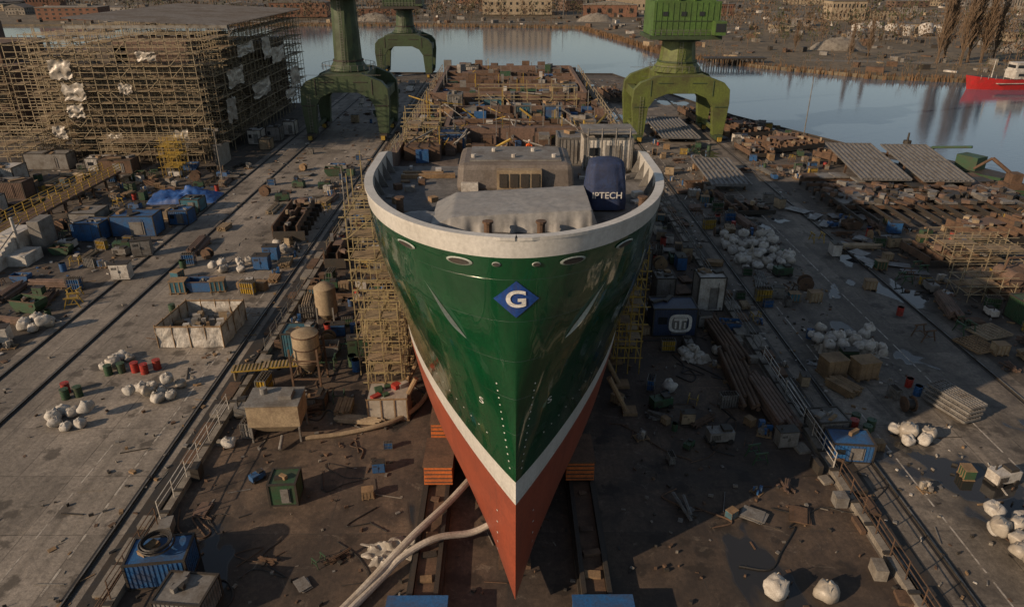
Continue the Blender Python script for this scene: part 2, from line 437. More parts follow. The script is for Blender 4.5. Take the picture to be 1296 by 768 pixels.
b.obj('deckhouse',[M('deckhouse_grey_brown',(.15,.13,.115),.6,amt=.55)],parent=ship,bevel=.35)
b=MB()
b.box(CX+.3,40.55,DZ+.25,2.6,.5,1.25,0)
for i in range(4): b.box(CX-.62+.62*i,40.27,DZ+.5,.46,.06,.8,1)
b.box(CX-2.6,40.62,DZ+.1,1.0,.3,.6,2);b.box(CX+.1,43.1,DZ+1.752,5.4,3.4,.1,3)
for i in range(5):b.tube((CX-2.4+i*1.2,42+(i%2)*1.5,DZ+1.75),(CX-2.4+i*1.2,42+(i%2)*1.5,DZ+2.05),.15,n=8,m=2)
b.obj('deckhouse_door_block',[tan,dark,white,grey],parent=ship)
b=MB()
def wt(u,v):
    x=-4.3+8.5*u;w=2.1
    top=(.75+.45*u)*min(1,.35+u*5)
    if v<.3: k=v/.3; y=-w-.22*(1-k);z=top*.95*k;pl=(1-k)*.11
    elif v>.8: k=(1-v)/.2; y=w+.25*(1-k);z=top*k;pl=(1-k)*.11
    else: k=(v-.3)/.5;y=-w+2*w*k;z=top*(.95+.05*k+.05*math.sin(math.pi*k));pl=0
    e=min(1,(1-u)*22)
    z*=e
    y+=pl*math.sin(x*5+2*fbm(x,0))+.02*fbm(x*2,y)
    z+=.022*fbm(x*.9,y*1.2)
    return (CX+x+.1*math.sin(y*4)*(1-e),36.2+y,DZ+.02+max(0,z))
b.grid(wt,110,44);b.obj('winch_cover_tarpaulin',[cover],parent=ship,smooth=True,recalc=False,ang=60)
b=MB()
def wt2(u,v):
    x=-6.2+2.6*u;y=35.2+1.8*v;e=max(0,math.sin(math.pi*u)*math.sin(math.pi*v))
    return (CX+x,y,DZ+.015+.35*e**.5+.1*e*fbm(x*3,y*3))
b.grid(wt2,20,16);b.obj('tarpaulin_fold',[cover],parent=ship,smooth=True,recalc=False,ang=60)
b=MB()
def bc(u,v):
    t=2*math.pi*u;ex=.55
    cx_=math.copysign(abs(math.cos(t))**ex,math.cos(t));sy=math.copysign(abs(math.sin(t))**ex,math.sin(t))
    k=1.0-.28*v**2 if v<.85 else (1-.28*.7225)*max(0,1-((v-.85)/.15))**.7
    z=2.5*min(1,v/.85)+.25*max(0,(v-.85)/.15)
    n_=.05*fbm(t*1.5,z*2.5)+.03*math.sin(t*9+z)
    return (CX+5.0+cx_*(1.15*k+n_*k),38.2+sy*(1.0*k+n_*k),DZ+.1+z)
b.grid(bc,48,22);b.obj('capstan_cover',[navy],parent=ship,smooth=True,recalc=False,ang=60)
vs,fs=text_mesh('IPTECH',.5,.005)
b=MB();b.add([(CX+5.0+v[0],37.1+.02,DZ+.95+v[1]) for v in vs],fs);b.obj('capstan_cover_lettering',[decal],parent=ship,recalc=False)
b=MB()
for x in(-1.35,1.25,-6.2,6.9):
    y=33.0 if abs(x)<2 else 37.0
    b.box(CX+x,y,DZ,.8,.5,.08,0)
    b.tube((CX+x,y,DZ),(CX+x,y,DZ+.85),.2,.2,10);b.tube((CX+x,y,DZ+.85),(CX+x,y,DZ+.95),.27,.27,10)
b.obj('mooring_bollards',[rust],parent=ship)
def cabin(name,x,y,w,d,h,z,mat,rz=0,parent=ship,frame=steel):
    b=MB();b.box(0,0,.12,w-.12,d-.12,h-.2,0)
    st=R.randrange(3)
    for sx in(-1,1):
        for sy in(-1,1): b.box(sx*(w/2-.07),sy*(d/2-.07),0,.14,.14,h,1)
    for zz in(0,h-.12):
        for sy in(-1,1): b.box(0,sy*(d/2-.07),zz+.001,w-.28,.13,.12,1)
        for sx in(-1,1): b.box(sx*(w/2-.07),0,zz+.001,.13,d-.28,.12,1)
    if st!=1:
        k=int(w/.28)
        for i in range(k):
            x_=-w/2+.28+(w-.56)*i/max(1,k-1)
            if R.random()<.97: b.box(x_,-d/2+.05,.15,.11,.06,h-.32,0)
        k=int(d/.28)
        for i in range(k):
            for s in(-1,1): b.box(s*(w/2-.05),-d/2+.28+(d-.56)*i/max(1,k-1),.15,.06,.11,h-.32,0)
    if st!=2: b.box(w*.1,-d/2+.01,.3,w*.32,.05,h*.62,2)
    if st==0: b.box(-w*.28,-d/2+.0,h*.45,w*.2,.05,h*.25,3)
    b.tube((w*.22,-d/2-.04,.4),(w*.22,-d/2-.04,h*.85),.025,n=5,m=1)
    for k in range(R.randint(1,5)): b.box(R.uniform(-.35,.35)*w,R.uniform(-.35,.35)*d,h-.08,R.uniform(.2,.4)*w,R.uniform(.1,.3)*d,R.uniform(.12,.35),R.choice([1,2,4]),R.uniform(0,3))
    return b.obj(name,[mat,frame,grey,glass,wood],(x,y,z),rz,parent)
cabin('deck_container',CX+6.2,47.3,3.2,2.6,2.1,DZ,white)
cabin('deck_container',CX+4.1,51,1.9,2.4,2.0,DZ-.7,grey)
b=MB();b.box(CX+6.2,47.0,DZ+2.42,3.4,2.8,.1,0)
for i in range(4): b.tube((CX+4.8+i*.9,45.6,DZ),(CX+4.8+i*.9,45.6,DZ+2.8),.05,n=5)
b.tube((CX+4.7,45.6,DZ+2.7),(CX+7.6,45.6,DZ+2.7),.05,n=5);b.obj('container_shelter',[grey],parent=ship)
b=MB()
for k in range(40):
    x=R.uniform(-7.4,7.4);y=R.uniform(38,47.5)
    if abs(x)<4.2 and y<46: x=math.copysign(4.4+abs(x)*.7,x)
    if hb(y-30.2,23)<abs(x)+.9: continue
    b.box(CX+x,y,DZ,R.uniform(.15,.8),R.uniform(.15,.6),R.uniform(.08,.35),R.randint(0,4),R.uniform(0,3))
b.box(CX-5.4,44.2,DZ,3.4,.35,.25,3,.08);b.box(CX-5.8,45.0,DZ,2.6,.3,.2,3,-.03);b.box(CX+2.2,39.4,DZ,1.6,.7,.3,4)
b.obj('deck_loose_items',[grey,rust,dark,wood,white],parent=ship)
AZ=21.01
b=MB()
def coam(x0,x1,y0,y1,z,h,m):
    b.box((x0+x1)/2,y0,z,x1-x0,.35,h,m);b.box((x0+x1)/2,y1,z,x1-x0,.35,h,m)
    b.box(x0,(y0+y1)/2,z,.35,y1-y0-.36,h,m);b.box(x1,(y0+y1)/2,z,.35,y1-y0-.36,h,m)
coam(CX-7.4,CX+7.2,70,90,AZ,1.9,1);coam(CX-5.3,CX+5,58,67,AZ,1.2,1)
b.box(CX,80,AZ,13.8,19,.05,2);b.box(CX,62.5,AZ,9.8,8.5,.05,2)
for i in range(7): b.box(CX,72.3+i*2.6,AZ+1.2,14.3,.3,.45,1+(i%2)*2)
for i in range(4): b.box(CX-4+i*2.6,80,AZ+.7,.3,19,.4,1)
for i in range(3): b.box(CX,59.9+i*2.3,AZ+.6,10,.25,.35,3)
for i in range(9): b.box(CX-7.6+i*1.9,90.8,AZ,.9,.6,R.uniform(.8,2.6),R.choice([1,3,0]))
b.box(CX-6.6,53.5,AZ,2.6,4,1.0,3);b.box(CX+1,56,AZ,13,.5,1.5,1)
for i in range(14):
    b.box(CX-7.9,56+i*2.5,AZ,.5,.3,R.uniform(.8,1.6),1);b.box(CX+7.8,56+i*2.5,AZ,.5,.3,R.uniform(.8,1.6),1)
for k in range(420):
    x=R.uniform(-8,8);y=R.uniform(50.5,91)
    w=R.uniform(.2,1.2)
    b.box(CX+x,y,AZ+(1.2 if 70<y<90 and abs(x)<6.8 else 0)*R.random(),w,R.uniform(.2,1.2),R.uniform(.2,1.3),R.choice([0,1,1,3,3,4,0,6,7,8,3,0,2]),R.choice([0,0,R.uniform(0,3)]))
for k in range(170):
    x=R.uniform(-7.8,7.8);y=R.uniform(51,90);a=R.uniform(0,3.1);l=R.uniform(1,3.5)
    b.tube((CX+x,y,AZ+R.uniform(.2,1.9)),(CX+x+l*math.cos(a)*.8,y+l*math.sin(a),AZ+R.uniform(.2,2.0)),R.uniform(.03,.09),n=5,m=R.choice([0,3,5,8,0]))
for k in range(70):
    x=R.uniform(-7.8,7.8);y=R.uniform(51,90);b.tube((CX+x,y,AZ),(CX+x,y,AZ+R.uniform(1.5,3.2)),.045,n=4,m=R.choice([0,0,5,3]))
b.obj('aft_deck_structure',[grey,rust2,dark,rust,blue,yellow,white,green,wood],parent=ship)
for (x,y,w,d,h,mt) in [(-4.6,55,2.2,1.6,1.5,blue),(1.0,64,1.5,1.4,1.9,blue2),(3.6,64,1.7,1.5,1.9,blue),(-1.8,70,2,2,1.6,blue2),(-5.2,68,1.4,2,2.2,grey),(5.8,59,2,2,1.6,tan),(-2,57,1.6,1.2,1.2,white),(4.5,88,3,2,2,rust2),(-5,90,2.4,2,2,white),(6.0,76,1.6,3,1.8,grey)]:
    cabin('deck_container',CX+x,y,w,d,h,AZ,mt)
def scaf(b,x0,x1,y0,y1,z0,z1,bx=2.2,by=2.2,lift=2.0,r=.055,pm_=.75,diag=.35,miss=.03,ragged=0):
    nx=max(1,round((x1-x0)/bx));ny=max(1,round((y1-y0)/by));nz_=max(1,round((z1-z0)/lift))
    X=[x0+(x1-x0)*i/nx for i in range(nx+1)];Y=[y0+(y1-y0)*i/ny for i in range(ny+1)];Z=[z0+(z1-z0)*i/nz_ for i in range(nz_+1)]
    for x in X:
        for y in Y:
            if R.random()>miss: b.tube((x,y,z0),(x+R.uniform(-.06,.06),y,z1+R.uniform(.2,1.6+ragged)),r,n=4,m=0,cap=False)
    for k,z in enumerate(Z[1:]):
        for y in Y:
            if R.random()>miss:
                b.tube((x0-R.uniform(.1,.6),y,z),(x1+R.uniform(.1,.6),y,z),r,n=4,m=0,cap=False);b.tube((x0,y,z+1),(x1,y,z+1),r*.8,n=4,m=0,cap=False)
        for x in X:
            if R.random()>miss: b.tube((x,y0-.3,z),(x,y1+.3,z),r,n=4,m=0,cap=False)
        for i in range(nx):
            for j in range(ny):
                if R.random()<pm_: b.box((X[i]+X[i+1])/2+R.uniform(-.1,.1),(Y[j]+Y[j+1])/2,z+.06,(X[i+1]-X[i])*R.uniform(.8,.98),(Y[j+1]-Y[j])*R.uniform(.5,.95),.06,1)
    for k in range(nz_):
        for i in range(nx):
            if R.random()<diag:
                a,c=(X[i],X[i+1]) if R.random()<.5 else (X[i+1],X[i]);yy=R.choice([y0,y1]); b.tube((a,yy-.08,Z[k]),(c,yy-.08,Z[k+1]),r*.8,n=4,m=0,cap=False)
        for j in range(ny):
            if R.random()<diag:
                a,c=(Y[j],Y[j+1]) if R.random()<.5 else (Y[j+1],Y[j]);xx=R.choice([x0,x1]); b.tube((xx,a,Z[k]),(xx,c,Z[k+1]),r*.8,n=4,m=0,cap=False)
b=MB();scaf(b,-13.4,-8.9,56,64,.1,15.2,1.9,2.2,1.85,pm_=.42,ragged=2)
scaf(b,-11.8,-8.9,51.5,56,.1,8,1.5,1.6,1.8,pm_=.5)
b.obj('hull_access_scaffolding',[ygal,plank])
b=MB();scaf(b,-11.4,-8.9,68,90,.1,16.5,2.2,2.8,2,pm_=.4);b.obj('hull_access_scaffolding',[sgal,plank])
b=MB();scaf(b,9.9,12.0,56,62,.1,12,1.3,1.8,1.8,pm_=.5);b.obj('hull_access_scaffolding',[yellow,plank])
b=MB();scaf(b,9.9,12.0,66,88,.1,16.5,2,2.6,2,pm_=.4);b.obj('hull_access_scaffolding',[sgal,plank])
b=MB();scaf(b,CX-8,CX-5.5,53,56,AZ,AZ+2.2,1.2,1.5,1.3,.04,.4);scaf(b,CX-3,CX+6,67,69,AZ,AZ+1.8,2.2,2,1.6,.04,.3);b.obj('deck_scaffolding',[ygal,plank],parent=ship)
railing('deck_railing',[(CX-8.2,48,21.9),(CX-8.2,90,21.9)],1.1,sgal).parent=ship
railing('deck_railing',[(CX+8.2,48,21.9),(CX+8.2,90,21.9)],1.1,sgal).parent=ship
b=MB()
for i in range(29):
    y=33.4+i*2.0
    b.box(CX,y,0,2.0,1.1,.55,0);b.box(CX,y,.55,1.5,1.0,.44,1)
b.obj('keel_blocks',[rust,wood])
def track(x,y0,y1,name):
    b=MB();b.box(x,(y0+y1)/2,.01,2.1,y1-y0,.4,0);b.box(x,(y0+y1)/2,.411,1.15,y1-y0,.2,3)
    for s in(-.75,.75): b.box(x+s,(y0+y1)/2,.412,.28,y1-y0,.45,0)
    y=y0
    while y<y1:
        if R.random()<.6: b.box(x+R.uniform(-.1,.1),y,.62,R.uniform(.5,1.1),R.uniform(.2,.6),R.uniform(.05,.25),R.choice([0,1,2]),R.uniform(-.2,.2))
        y+=R.uniform(1,2.5)
    b.obj(name,[dark,rust,wood,rust])
track(-5.0,26,60,'launching_track');track(5.2,26,62,'launching_track')
b=MB();b.box(0,0,0,2.0,3.2,1.5,0,tx=.97);b.box(0,0,1.5,2.1,3.3,.15,1);
for i in range(4):b.box(0,-1.65,.2+i*.35,1.9,.06,.06,1)
cr=b.mesh('launch_cradle',[orange,rust])
for (x,y) in((-4.9,41.4),(5.1,41.8),(-4.9,46.5)):
    o=bpy.data.objects.new('launch_cradle',cr);col.objects.link(o);o.location=(x,y,.9)
b=MB();b.box(0,0,0,3.4,1.5,1.2,0);b.box(0,0,1.2,3.5,1.6,.1,1)
for i in range(5): b.box(-1.4+.7*i,-.77,.1,.12,.08,1.0,1)
fb=b.mesh('track_end_stop',[blue,blue])
for x in(-5.2,5.4):
    o=bpy.data.objects.new('track_end_stop',fb);col.objects.link(o);o.location=(x,28.9,0)
b=MB()
for i in range(9):
    for s in(-1,1):
        y=50+i*4.2; b.tube((CX+s*9.6,y,0.0),(CX+s*7.9,y,3.4),.22,n=8);b.box(CX+s*9.8,y,0,1.2,1.2,.3,0)
b.obj('hull_shoring_props',[wood])
def smoothpts(pts,k=8):
    out=[];P=[Vector(p) for p in pts];P=[P[0]*2-P[1]]+P+[P[-1]*2-P[-2]]
    for i in range(1,len(P)-2):
        for j in range(k):
            t_=j/k;a,b_,c,d=P[i-1],P[i],P[i+1],P[i+2]
            out.append(.5*((2*b_)+(-a+c)*t_+(2*a-5*b_+4*c-d)*t_*t_+(-a+3*b_-3*c+d)*t_**3))
    out.append(P[-2]);return out
b=MB();b.path(smoothpts([(-12,26,.35),(-9.2,30.2,.35),(-6.2,34.3,1.2),(-4,37.5,1.3),(-2.3,40.3,1.5),(-1,42,2.0)]),.24,10);b.obj('ventilation_hose',[hose],smooth=True)
b=MB();b.path(smoothpts([(-12,25,.35),(-8.0,31.3,.4),(-6.6,33.0,.9),(-4.6,34.3,1.2),(-2.4,35.2,.8),(-.9,35.7,1.2)]),.22,10);b.obj('ventilation_hose',[hose],smooth=True)
b=MB();b.path(smoothpts([(-16,46.3,.2),(-13,46.9,.2),(-9.5,48.3,.3),(-7.5,50.8,.3),(-6.7,54,.3)]),.2,8);b.obj('ventilation_hose',[tan],smooth=True)
for k in range(34):
    s=R.choice([-1,1]);x=s*R.uniform(8,20);y=R.uniform(30,70);pts=[]
    for j in range(R.randint(4,9)):
        pts.append((x,y,.06));x+=R.uniform(-2,2);y+=R.uniform(-1.2,2.4)
    b=MB();b.path(smoothpts(pts,5),R.choice([.03,.04,.06]),5);b.obj('power_cable',[R.choice([black,black,rust])])
def crumple(name,x,y,w,d,h,mat=film):
    b=MB()
    sd=R.uniform(0,50)
    def f(u,v):
        X=(u-.5)*w;Y=(v-.5)*d;e=max(0,1-((u-.5)*2)**4)*max(0,1-((v-.5)*2)**4)
        z=.03+h*e*abs(fbm(X*.9+sd,Y*.9))*1.6+.1*e*abs(fbm(X*3,Y*3+sd))
        k=1+.35*fbm(u*3+sd,v*3)
        return (X*k+.3*fbm(Y*2,sd),Y*k+.3*fbm(X*2,sd),z)
    b.grid(f,34,24);return b.obj(name,[mat],(x,y,0),R.uniform(-.4,.4),smooth=True,recalc=False,ang=50)
crumple('plastic_sheet_heap',-7.3,34.4,3.6,2.0,.5);crumple('plastic_sheet_heap',-21,65,3,2,.8);crumple('plastic_sheet_heap',33,61,3.5,2.5,1.2);crumple('plastic_sheet_heap',31.6,60.5,3,2,1.3);crumple('plastic_sheet_heap',35,60,3,2.4,1.0);crumple('plastic_sheet_heap',31,84,4,3,1.2);crumple('plastic_sheet_heap',18,59,2.4,2,.9)
# ------------------------------------------------------------------ catalogue of yard items
occ=[]
def reg(x,y,r): occ.append((x,y,r))
def bag_into(b,x,y,z,s=1.0,rz=0,m=0):
    sd=R.uniform(0,99);hgt=R.uniform(.75,1.2)*s;w=.6*s;lx,ly=R.uniform(-.15,.15)*s,R.uniform(-.15,.15)*s
    def f(u,v):
        t_=2*math.pi*u;ph=-math.pi/2+math.pi*v;e=.55
        sg=lambda q,p:math.copysign(abs(q)**p,q)
        c=sg(math.cos(ph),.5)
        X=w*c*sg(math.cos(t_),e);Y=w*c*sg(math.sin(t_),e);Z=hgt/2*sg(math.sin(ph),.75)
        k=1+.34*noise.noise(Vector((X*1.8+sd,Y*1.8,Z*1.8)))+.08*(1-abs(Z)/(hgt/2))+.08*noise.noise(Vector((X*7+sd,Y*7,Z*3)))
        X*=k;Y*=k
        X+=lx*v;Y+=ly*v
        cc,ss=math.cos(rz),math.sin(rz)
        return (x+X*cc-Y*ss,y+X*ss+Y*cc,z+Z+hgt/2+(.22*noise.noise(Vector((X*3,Y*3,sd))) if v>.5 else 0))
    b.grid(f,16,10,m)
    zt=z+hgt
    for sx in(-1,1):
        for sy in(-1,1):
            if R.random()<.3: continue
            cc,ss=math.cos(rz),math.sin(rz);X=sx*.36*s+lx;Y=sy*.36*s+ly
            px,py=x+X*cc-Y*ss,y+X*ss+Y*cc
            b.tube((px,py,zt-.2),(px*.7+x*.3+R.uniform(-.1,.1),py*.7+y*.3,zt+R.uniform(.0,.22)*s),.03*s,n=4,m=m)
    if R.random()<.5: b.tube((x+lx,y+ly,zt-.1),(x+lx+R.uniform(-.2,.2),y+ly+R.uniform(-.2,.2),zt+.2*s),.07*s,.16*s,n=6,m=m)
def bags(pts,s=1.15,name='bulk_bag_pile'):
    b=MB();mx=sum(p[0] for p in pts)/len(pts);my=sum(p[1] for p in pts)/len(pts)
    for p in pts:
        bag_into(b,p[0]-mx,p[1]-my,p[2] if len(p)>2 else 0,s*R.uniform(.75,1.12),R.uniform(0,1.5),R.choice([0,0,0,1]));reg(p[0],p[1],.9)
    return b.obj(name,[bagm,film],(mx,my,0),smooth=True,ang=50)
def cluster(x0,x1,y0,y1,n,s=.9,top=.15):
    pts=[];tries=0
    while len(pts)<n and tries<900:
        tries+=1;p=(R.uniform(x0,x1),R.uniform(y0,y1))
        if all((p[0]-q[0])**2+(p[1]-q[1])**2>(1.0*s)**2 for q in pts):pts.append(p)
    pts=[(p[0],p[1],(.8*s if R.random()<top else 0)) for p in pts]
    bags(pts,s)
cat={}
def newcat(key,name,b,mats,r,smooth=False,ang=35): cat[key]=(name,b.mesh(name,mats,smooth,True,ang),r)
def place(key,x,y,rz=0,s=1.0,z=0):
    nm,me,r=cat[key];o=bpy.data.objects.new(nm,me);col.objects.link(o);o.location=(x,y,z);o.rotation_euler[2]=rz;o.scale=(s,s,s);reg(x,y,r*s);return o
def pallet(b,m,w=1.5,d=1.2):
    for i in range(5): b.box(0,-d/2+.12+i*(d-.24)/4,.12,w,.16,.03,m)
    for i in range(3): b.box(-w/2+.1+i*(w-.2)/2,0,0,.12,d,.12,m)
for nm,mt in(('r',red),('g',green),('b',blue)):
    b=MB();b.tube((0,0,0),(0,0,1.15),.4,n=14)
    for z in(.02,.4,.75,1.1): b.tube((0,0,z),(0,0,z+.05),.43,n=14,m=0)
    b.tube((.2,0,1.15),(.2,0,1.2),.06,n=6,m=1);newcat('drum_'+nm,'steel_drum',b,[mt,dark],.5,True)
for nm,mt in(('w',wood),('b',blue2),('g',grey),('n',green),('t',tan)):
    b=MB();pallet(b,1);b.box(0,0,.16,1.35,1.05,1.0,0)
    for i in range(4): b.box(-.6+.4*i,-.54,.2,.1,.04,.9,1);b.box(-.6+.4*i,.54,.2,.1,.04,.9,1)
    b.box(0,0,1.16,1.42,1.12,.06,1);newcat('crate_'+nm,'pallet_crate',b,[mt,wood],.9)
for nm in 'abcd':
    b=MB();pallet(b,1,1.6,1.3)
    for k in range(R.randint(6,12)):
        h_=R.uniform(.15,.9);x=R.uniform(-.5,.5);y=R.uniform(-.4,.4)
        if R.random()<.6: b.box(x,y,.16,R.uniform(.2,.7),R.uniform(.2,.6),h_,R.choice([0,2,3,4]),R.uniform(0,1))
        else: b.tube((x,y,.16),(x,y,.16+h_),R.uniform(.08,.2),n=8,m=R.choice([0,2,3,4]))
    newcat('mix_'+nm,'loaded_pallet',b,[grey,wood]+R.sample([white,rust,blue,green,tan,dark,film],3),.95)
b=MB();pallet(b,1,1.4,1.2);b.box(0,0,.16,1.2,1.0,1.1,0)
for z in(.3,.6,.9,1.2):
    for s in(-1,1): b.tube((-.66,s*.56,z),(.66,s*.56,z),.025,n=4,m=2);b.tube((s*.66,-.56,z),(s*.66,.56,z),.025,n=4,m=2)
for i in range(5):
    for s in(-1,1): b.tube((-.66+.33*i,s*.57,.1),(-.66+.33*i,s*.57,1.3),.025,n=4,m=2);b.tube((s*.67,-.56+.28*i,.1),(s*.67,-.56+.28*i,1.3),.025,n=4,m=2)
b.tube((0,0,1.26),(0,0,1.34),.15,n=10,m=3);newcat('ibc','liquid_storage_tank',b,[white,wood,steel,dark],.9)
for nm,mt in(('w',wood),('s',rust)):
    b=MB()
    for s in(-.5,.5): b.tube((s-.05,0,.9),(s+.05,0,.9),.9,n=20)
    b.tube((-.45,0,.9),(.45,0,.9),.6,n=16,m=1);b.tube((-.56,0,.9),(.56,0,.9),.12,n=8,m=1);newcat('spool_'+nm,'cable_drum',b,[mt,black],1.0)
for nm,mt in(('g',grey),('w',white),('b',blue),('n',green),('t',tan)):
    b=MB();b.box(0,0,.15,1.9,1.2,1.7,0)
    for s in(-1,1): b.box(s*.47,-.62,.3,.86,.04,1.4,0);b.box(s*.07,-.66,.9,.04,.05,.3,1);b.box(s*.8,0,0,.12,1.1,.15,1)
    b.box(0,0,1.85,2.0,1.3,.08,1)
    for i in range(4): b.box(-.7+.14*i,-.645,1.3,.08,.02,.25,1)
    b.tube((-.6,0,1.93),(-.6,0,2.1),.1,n=8,m=1);newcat('cab_'+nm,'tool_cabinet',b,[mt,dark],1.2)
for nm,mt in(('y',yellow),('g',green),('b',blue),('k',grey)):
    b=MB()
    for x in(-.9,.9):
        for y in(-.45,.45): b.tube((x,y,0),(x,y,1.6),.05,n=4,m=1)
    for z in(.15,.9,1.6):
        for y in(-.45,.45): b.tube((-.9,y,z),(.9,y,z),.04,n=4,m=1)
        for x in(-.9,.9): b.tube((x,-.45,z),(x,.45,z),.04,n=4,m=1)
    for i in range(6):
        for j in range(3):
            x=-.72+.29*i;y=-.28+.28*j;b.tube((x,y,.15),(x,y,1.55),.125,n=8);b.tube((x,y,1.55),(x,y,1.75),.12,.04,n=8,m=2)
    newcat('gas_'+nm,'gas_cylinder_rack',b,[mt,steel,dark],1.1)
for nm,mt,rr in(('a',rust,.12),('b',steel,.08),('c',rust2,.18),('d',tan,.1)):
    b=MB()
    for i in range(16):
        x=-.7+(i%6)*.26;z=.25+(i//6)*rr*1.8;l=R.uniform(2.2,3.6);b.tube((x,-l,z),(x,l*R.uniform(.8,1),z),rr,n=8)
    for y in(-1.8,0,1.8): b.box(0,y,0,2,.18,.15,1)
    newcat('pipes_'+nm,'pipe_bundle',b,[mt,wood],1.8)
for nm,mt in(('a',wood),('b',plank)):
    b=MB()
    for k in range(6):
        for i in range(6): b.box(-.75+.3*i+R.uniform(-.03,.03),R.uniform(-.1,.1),.12+k*.13,.26,R.uniform(2.6,3.2),.11)
    for y in(-1,1): b.box(0,y,0,1.8,.16,.12,0)
    newcat('timber_'+nm,'timber_stack',b,[mt],1.6)
for nm,mt in(('a',rust),('b',grey),('c',rust2)):
    b=MB()
    for k in range(6): b.box(R.uniform(-.2,.2),R.uniform(-.2,.2),.12+.07*k,R.uniform(2.2,3),R.uniform(1.4,2.2),.05,0,R.uniform(-.08,.08))
    for y in(-.6,.6): b.box(0,y,0,2.6,.16,.12,1)
    newcat('plate_'+nm,'steel_plate_stack',b,[mt,wood],1.7)
for nm,mt in(('b',blue),('g',green),('r',rust),('y',grey)):
    b=MB()
    b.prism([(-1.7,.9),(-1.2,.1),(1.2,.1),(1.7,.9),(1.7,1.5),(-1.7,1.5)],'y',-.9,-.82);b.prism([(-1.7,.9),(-1.2,.1),(1.2,.1),(1.7,.9),(1.7,1.5),(-1.7,1.5)],'y',.82,.9)
    b.box(0,0,.1,2.4,1.64,.06);b.box(1.68,0,.9,.06,1.64,.6);b.box(-1.68,0,.9,.06,1.64,.6)
    b.prism([(-1.7,.9),(-1.2,.1),(-1.14,.1),(-1.64,.9)],'y',-.82,.82);b.prism([(1.7,.9),(1.2,.1),(1.14,.1),(1.64,.9)],'y',-.82,.82)
    for s in(-1,1): b.box(0,s*.93,1.42,3.5,.08,.1,1)
    for k in range(16): b.box(R.uniform(-1.2,1.2),R.uniform(-.6,.6),.3+R.random()*.9,R.uniform(.3,.9),R.uniform(.1,.5),R.uniform(.1,.4),R.choice([1,2]),R.uniform(0,3))
    newcat('skip_'+nm,'scrap_skip',b,[mt,rust,grey],1.7)
for nm,mt in(('a',rust),('b',yellow),('c',green)):
    b=MB()
    for y in(-.7,.7):
        for s in(-1,1): b.tube((s*.8,y,0),(s*.35,y,1.2),.07,n=4)
        b.box(0,y,1.15,1.3,.14,.14);b.tube((-.6,y,.5),(.6,y,.5),.04,n=4)
    b.tube((0,-.7,.6),(0,.7,.6),.05,n=4);newcat('trestle_'+nm,'steel_trestle',b,[mt],1.0)
for nm,mt in(('a',rust),('b',rust2),('c',grey)):
    b=MB()
    for k in range(5):
        a=R.uniform(-.3,.3);l=R.uniform(1.5,3.5);x=R.uniform(-.8,.8);y=R.uniform(-.4,.4);z=.02+.16*k
        b.box(x,y,z,l,.3,.03,0,a);b.box(x,y,z+.03,l,.03,.2,0,a);b.box(x,y,z+.12,l*.99,.3,.03,0,a+.001)
    for k in range(8):b.box(R.uniform(-1.4,1.4),R.uniform(-.9,.9),.01,R.uniform(.3,1),R.uniform(.2,.6),R.uniform(.05,.3),R.choice([0,1]),R.uniform(0,3))
    newcat('scrap_'+nm,'steel_offcut_pile',b,[mt,dark],1.5)
for nm,mt in(('g',green),('k',grey),('w',white),('b',blue)):
    b=MB();b.box(0,0,.3,2.2,1.2,.9,0);b.box(.5,0,1.2,.8,.9,.25,1);b.tube((-.7,.2,1.2),(-.7,.2,1.7),.07,n=6,m=1);b.box(0,0,.15,2.5,1.0,.15,1)
    for x in(-.8,.8):
        for s in(-.62,.62): b.tube((x,s-.08,.25),(x,s+.08,.25),.26,n=12,m=2)
    for i in range(6): b.box(-.9+.14*i,-.61,.5,.07,.03,.5,1)
    newcat('gen_'+nm,'portable_compressor',b,[mt,dark,black],1.3,False)
keys=list(cat.keys())
# ------------------------------------------------------------------ hand-placed yard items
def container(name,x,y,w,d,h,mat,rz=0,z=0):
    reg(x,y,max(w,d)*.6);return cabin(name,x,y,w,d,h,z,mat,rz,None,dark)
lc=container('site_container',16.8,64.9,4.5,3.0,3.1,M('dark_blue_paint',(.025,.045,.1),.5,amt=.4))
b=MB();
def rr(u,v):
    t_=2*math.pi*u;k=.85+.3*v;sg=lambda q:math.copysign(abs(q)**.55,q)
    return (17.3+sg(math.cos(t_))*k,63.27,1.55+sg(math.sin(t_))*k/1.15)
b.grid(rr,40,1);b.box(17.3,63.27,1.85,1.3,.03,.22);b.box(17.3,63.27,.9,.22,.03,.95)
b.box(16.85,63.27,.95,.16,.03,.7);b.box(17.75,63.27,.95,.16,.03,.7);b.box(17.3,63.27,2.15,1.2,.03,.1)
o=b.obj('container_logo',[decal],recalc=False);o.parent=lc;o.matrix_parent_inverse=Matrix.Translation((-16.8,-64.9,0))
container('site_cabinet',21.9,70.4,3.0,2.6,4.0,white);container('site_container',17.2,71.5,2.2,2.4,3.4,grey);container('site_container',16.2,80,2.2,3,3.6,grey)
container('blue_container',26.0,44.2,3.2,2.2,1.7,blue,-.1);container('grey_container',25.4,46.8,2.6,2.2,1.9,grey,.1)
container('blue_container',-21.2,32.7,3.6,2.4,2.0,blue,.12)
b=MB()
for k in range(9):
    r_=R.uniform(.75,1.05);z=2.25+.055*k;ox,oy=R.uniform(-.1,.1),R.uniform(-.1,.1)
    b.path([(ox+r_*math.cos(i/24*6.2832),oy+r_*math.sin(i/24*6.2832),z) for i in range(25)],.05,5)
b.obj('cable_coil',[black],(-21.3,32.8,0))
container('grey_container',-18.6,30.0,3.0,2.4,1.7,grey,-.1)
container('green_equipment_box',-15.6,39.6,2.0,1.9,1.9,green,.05)
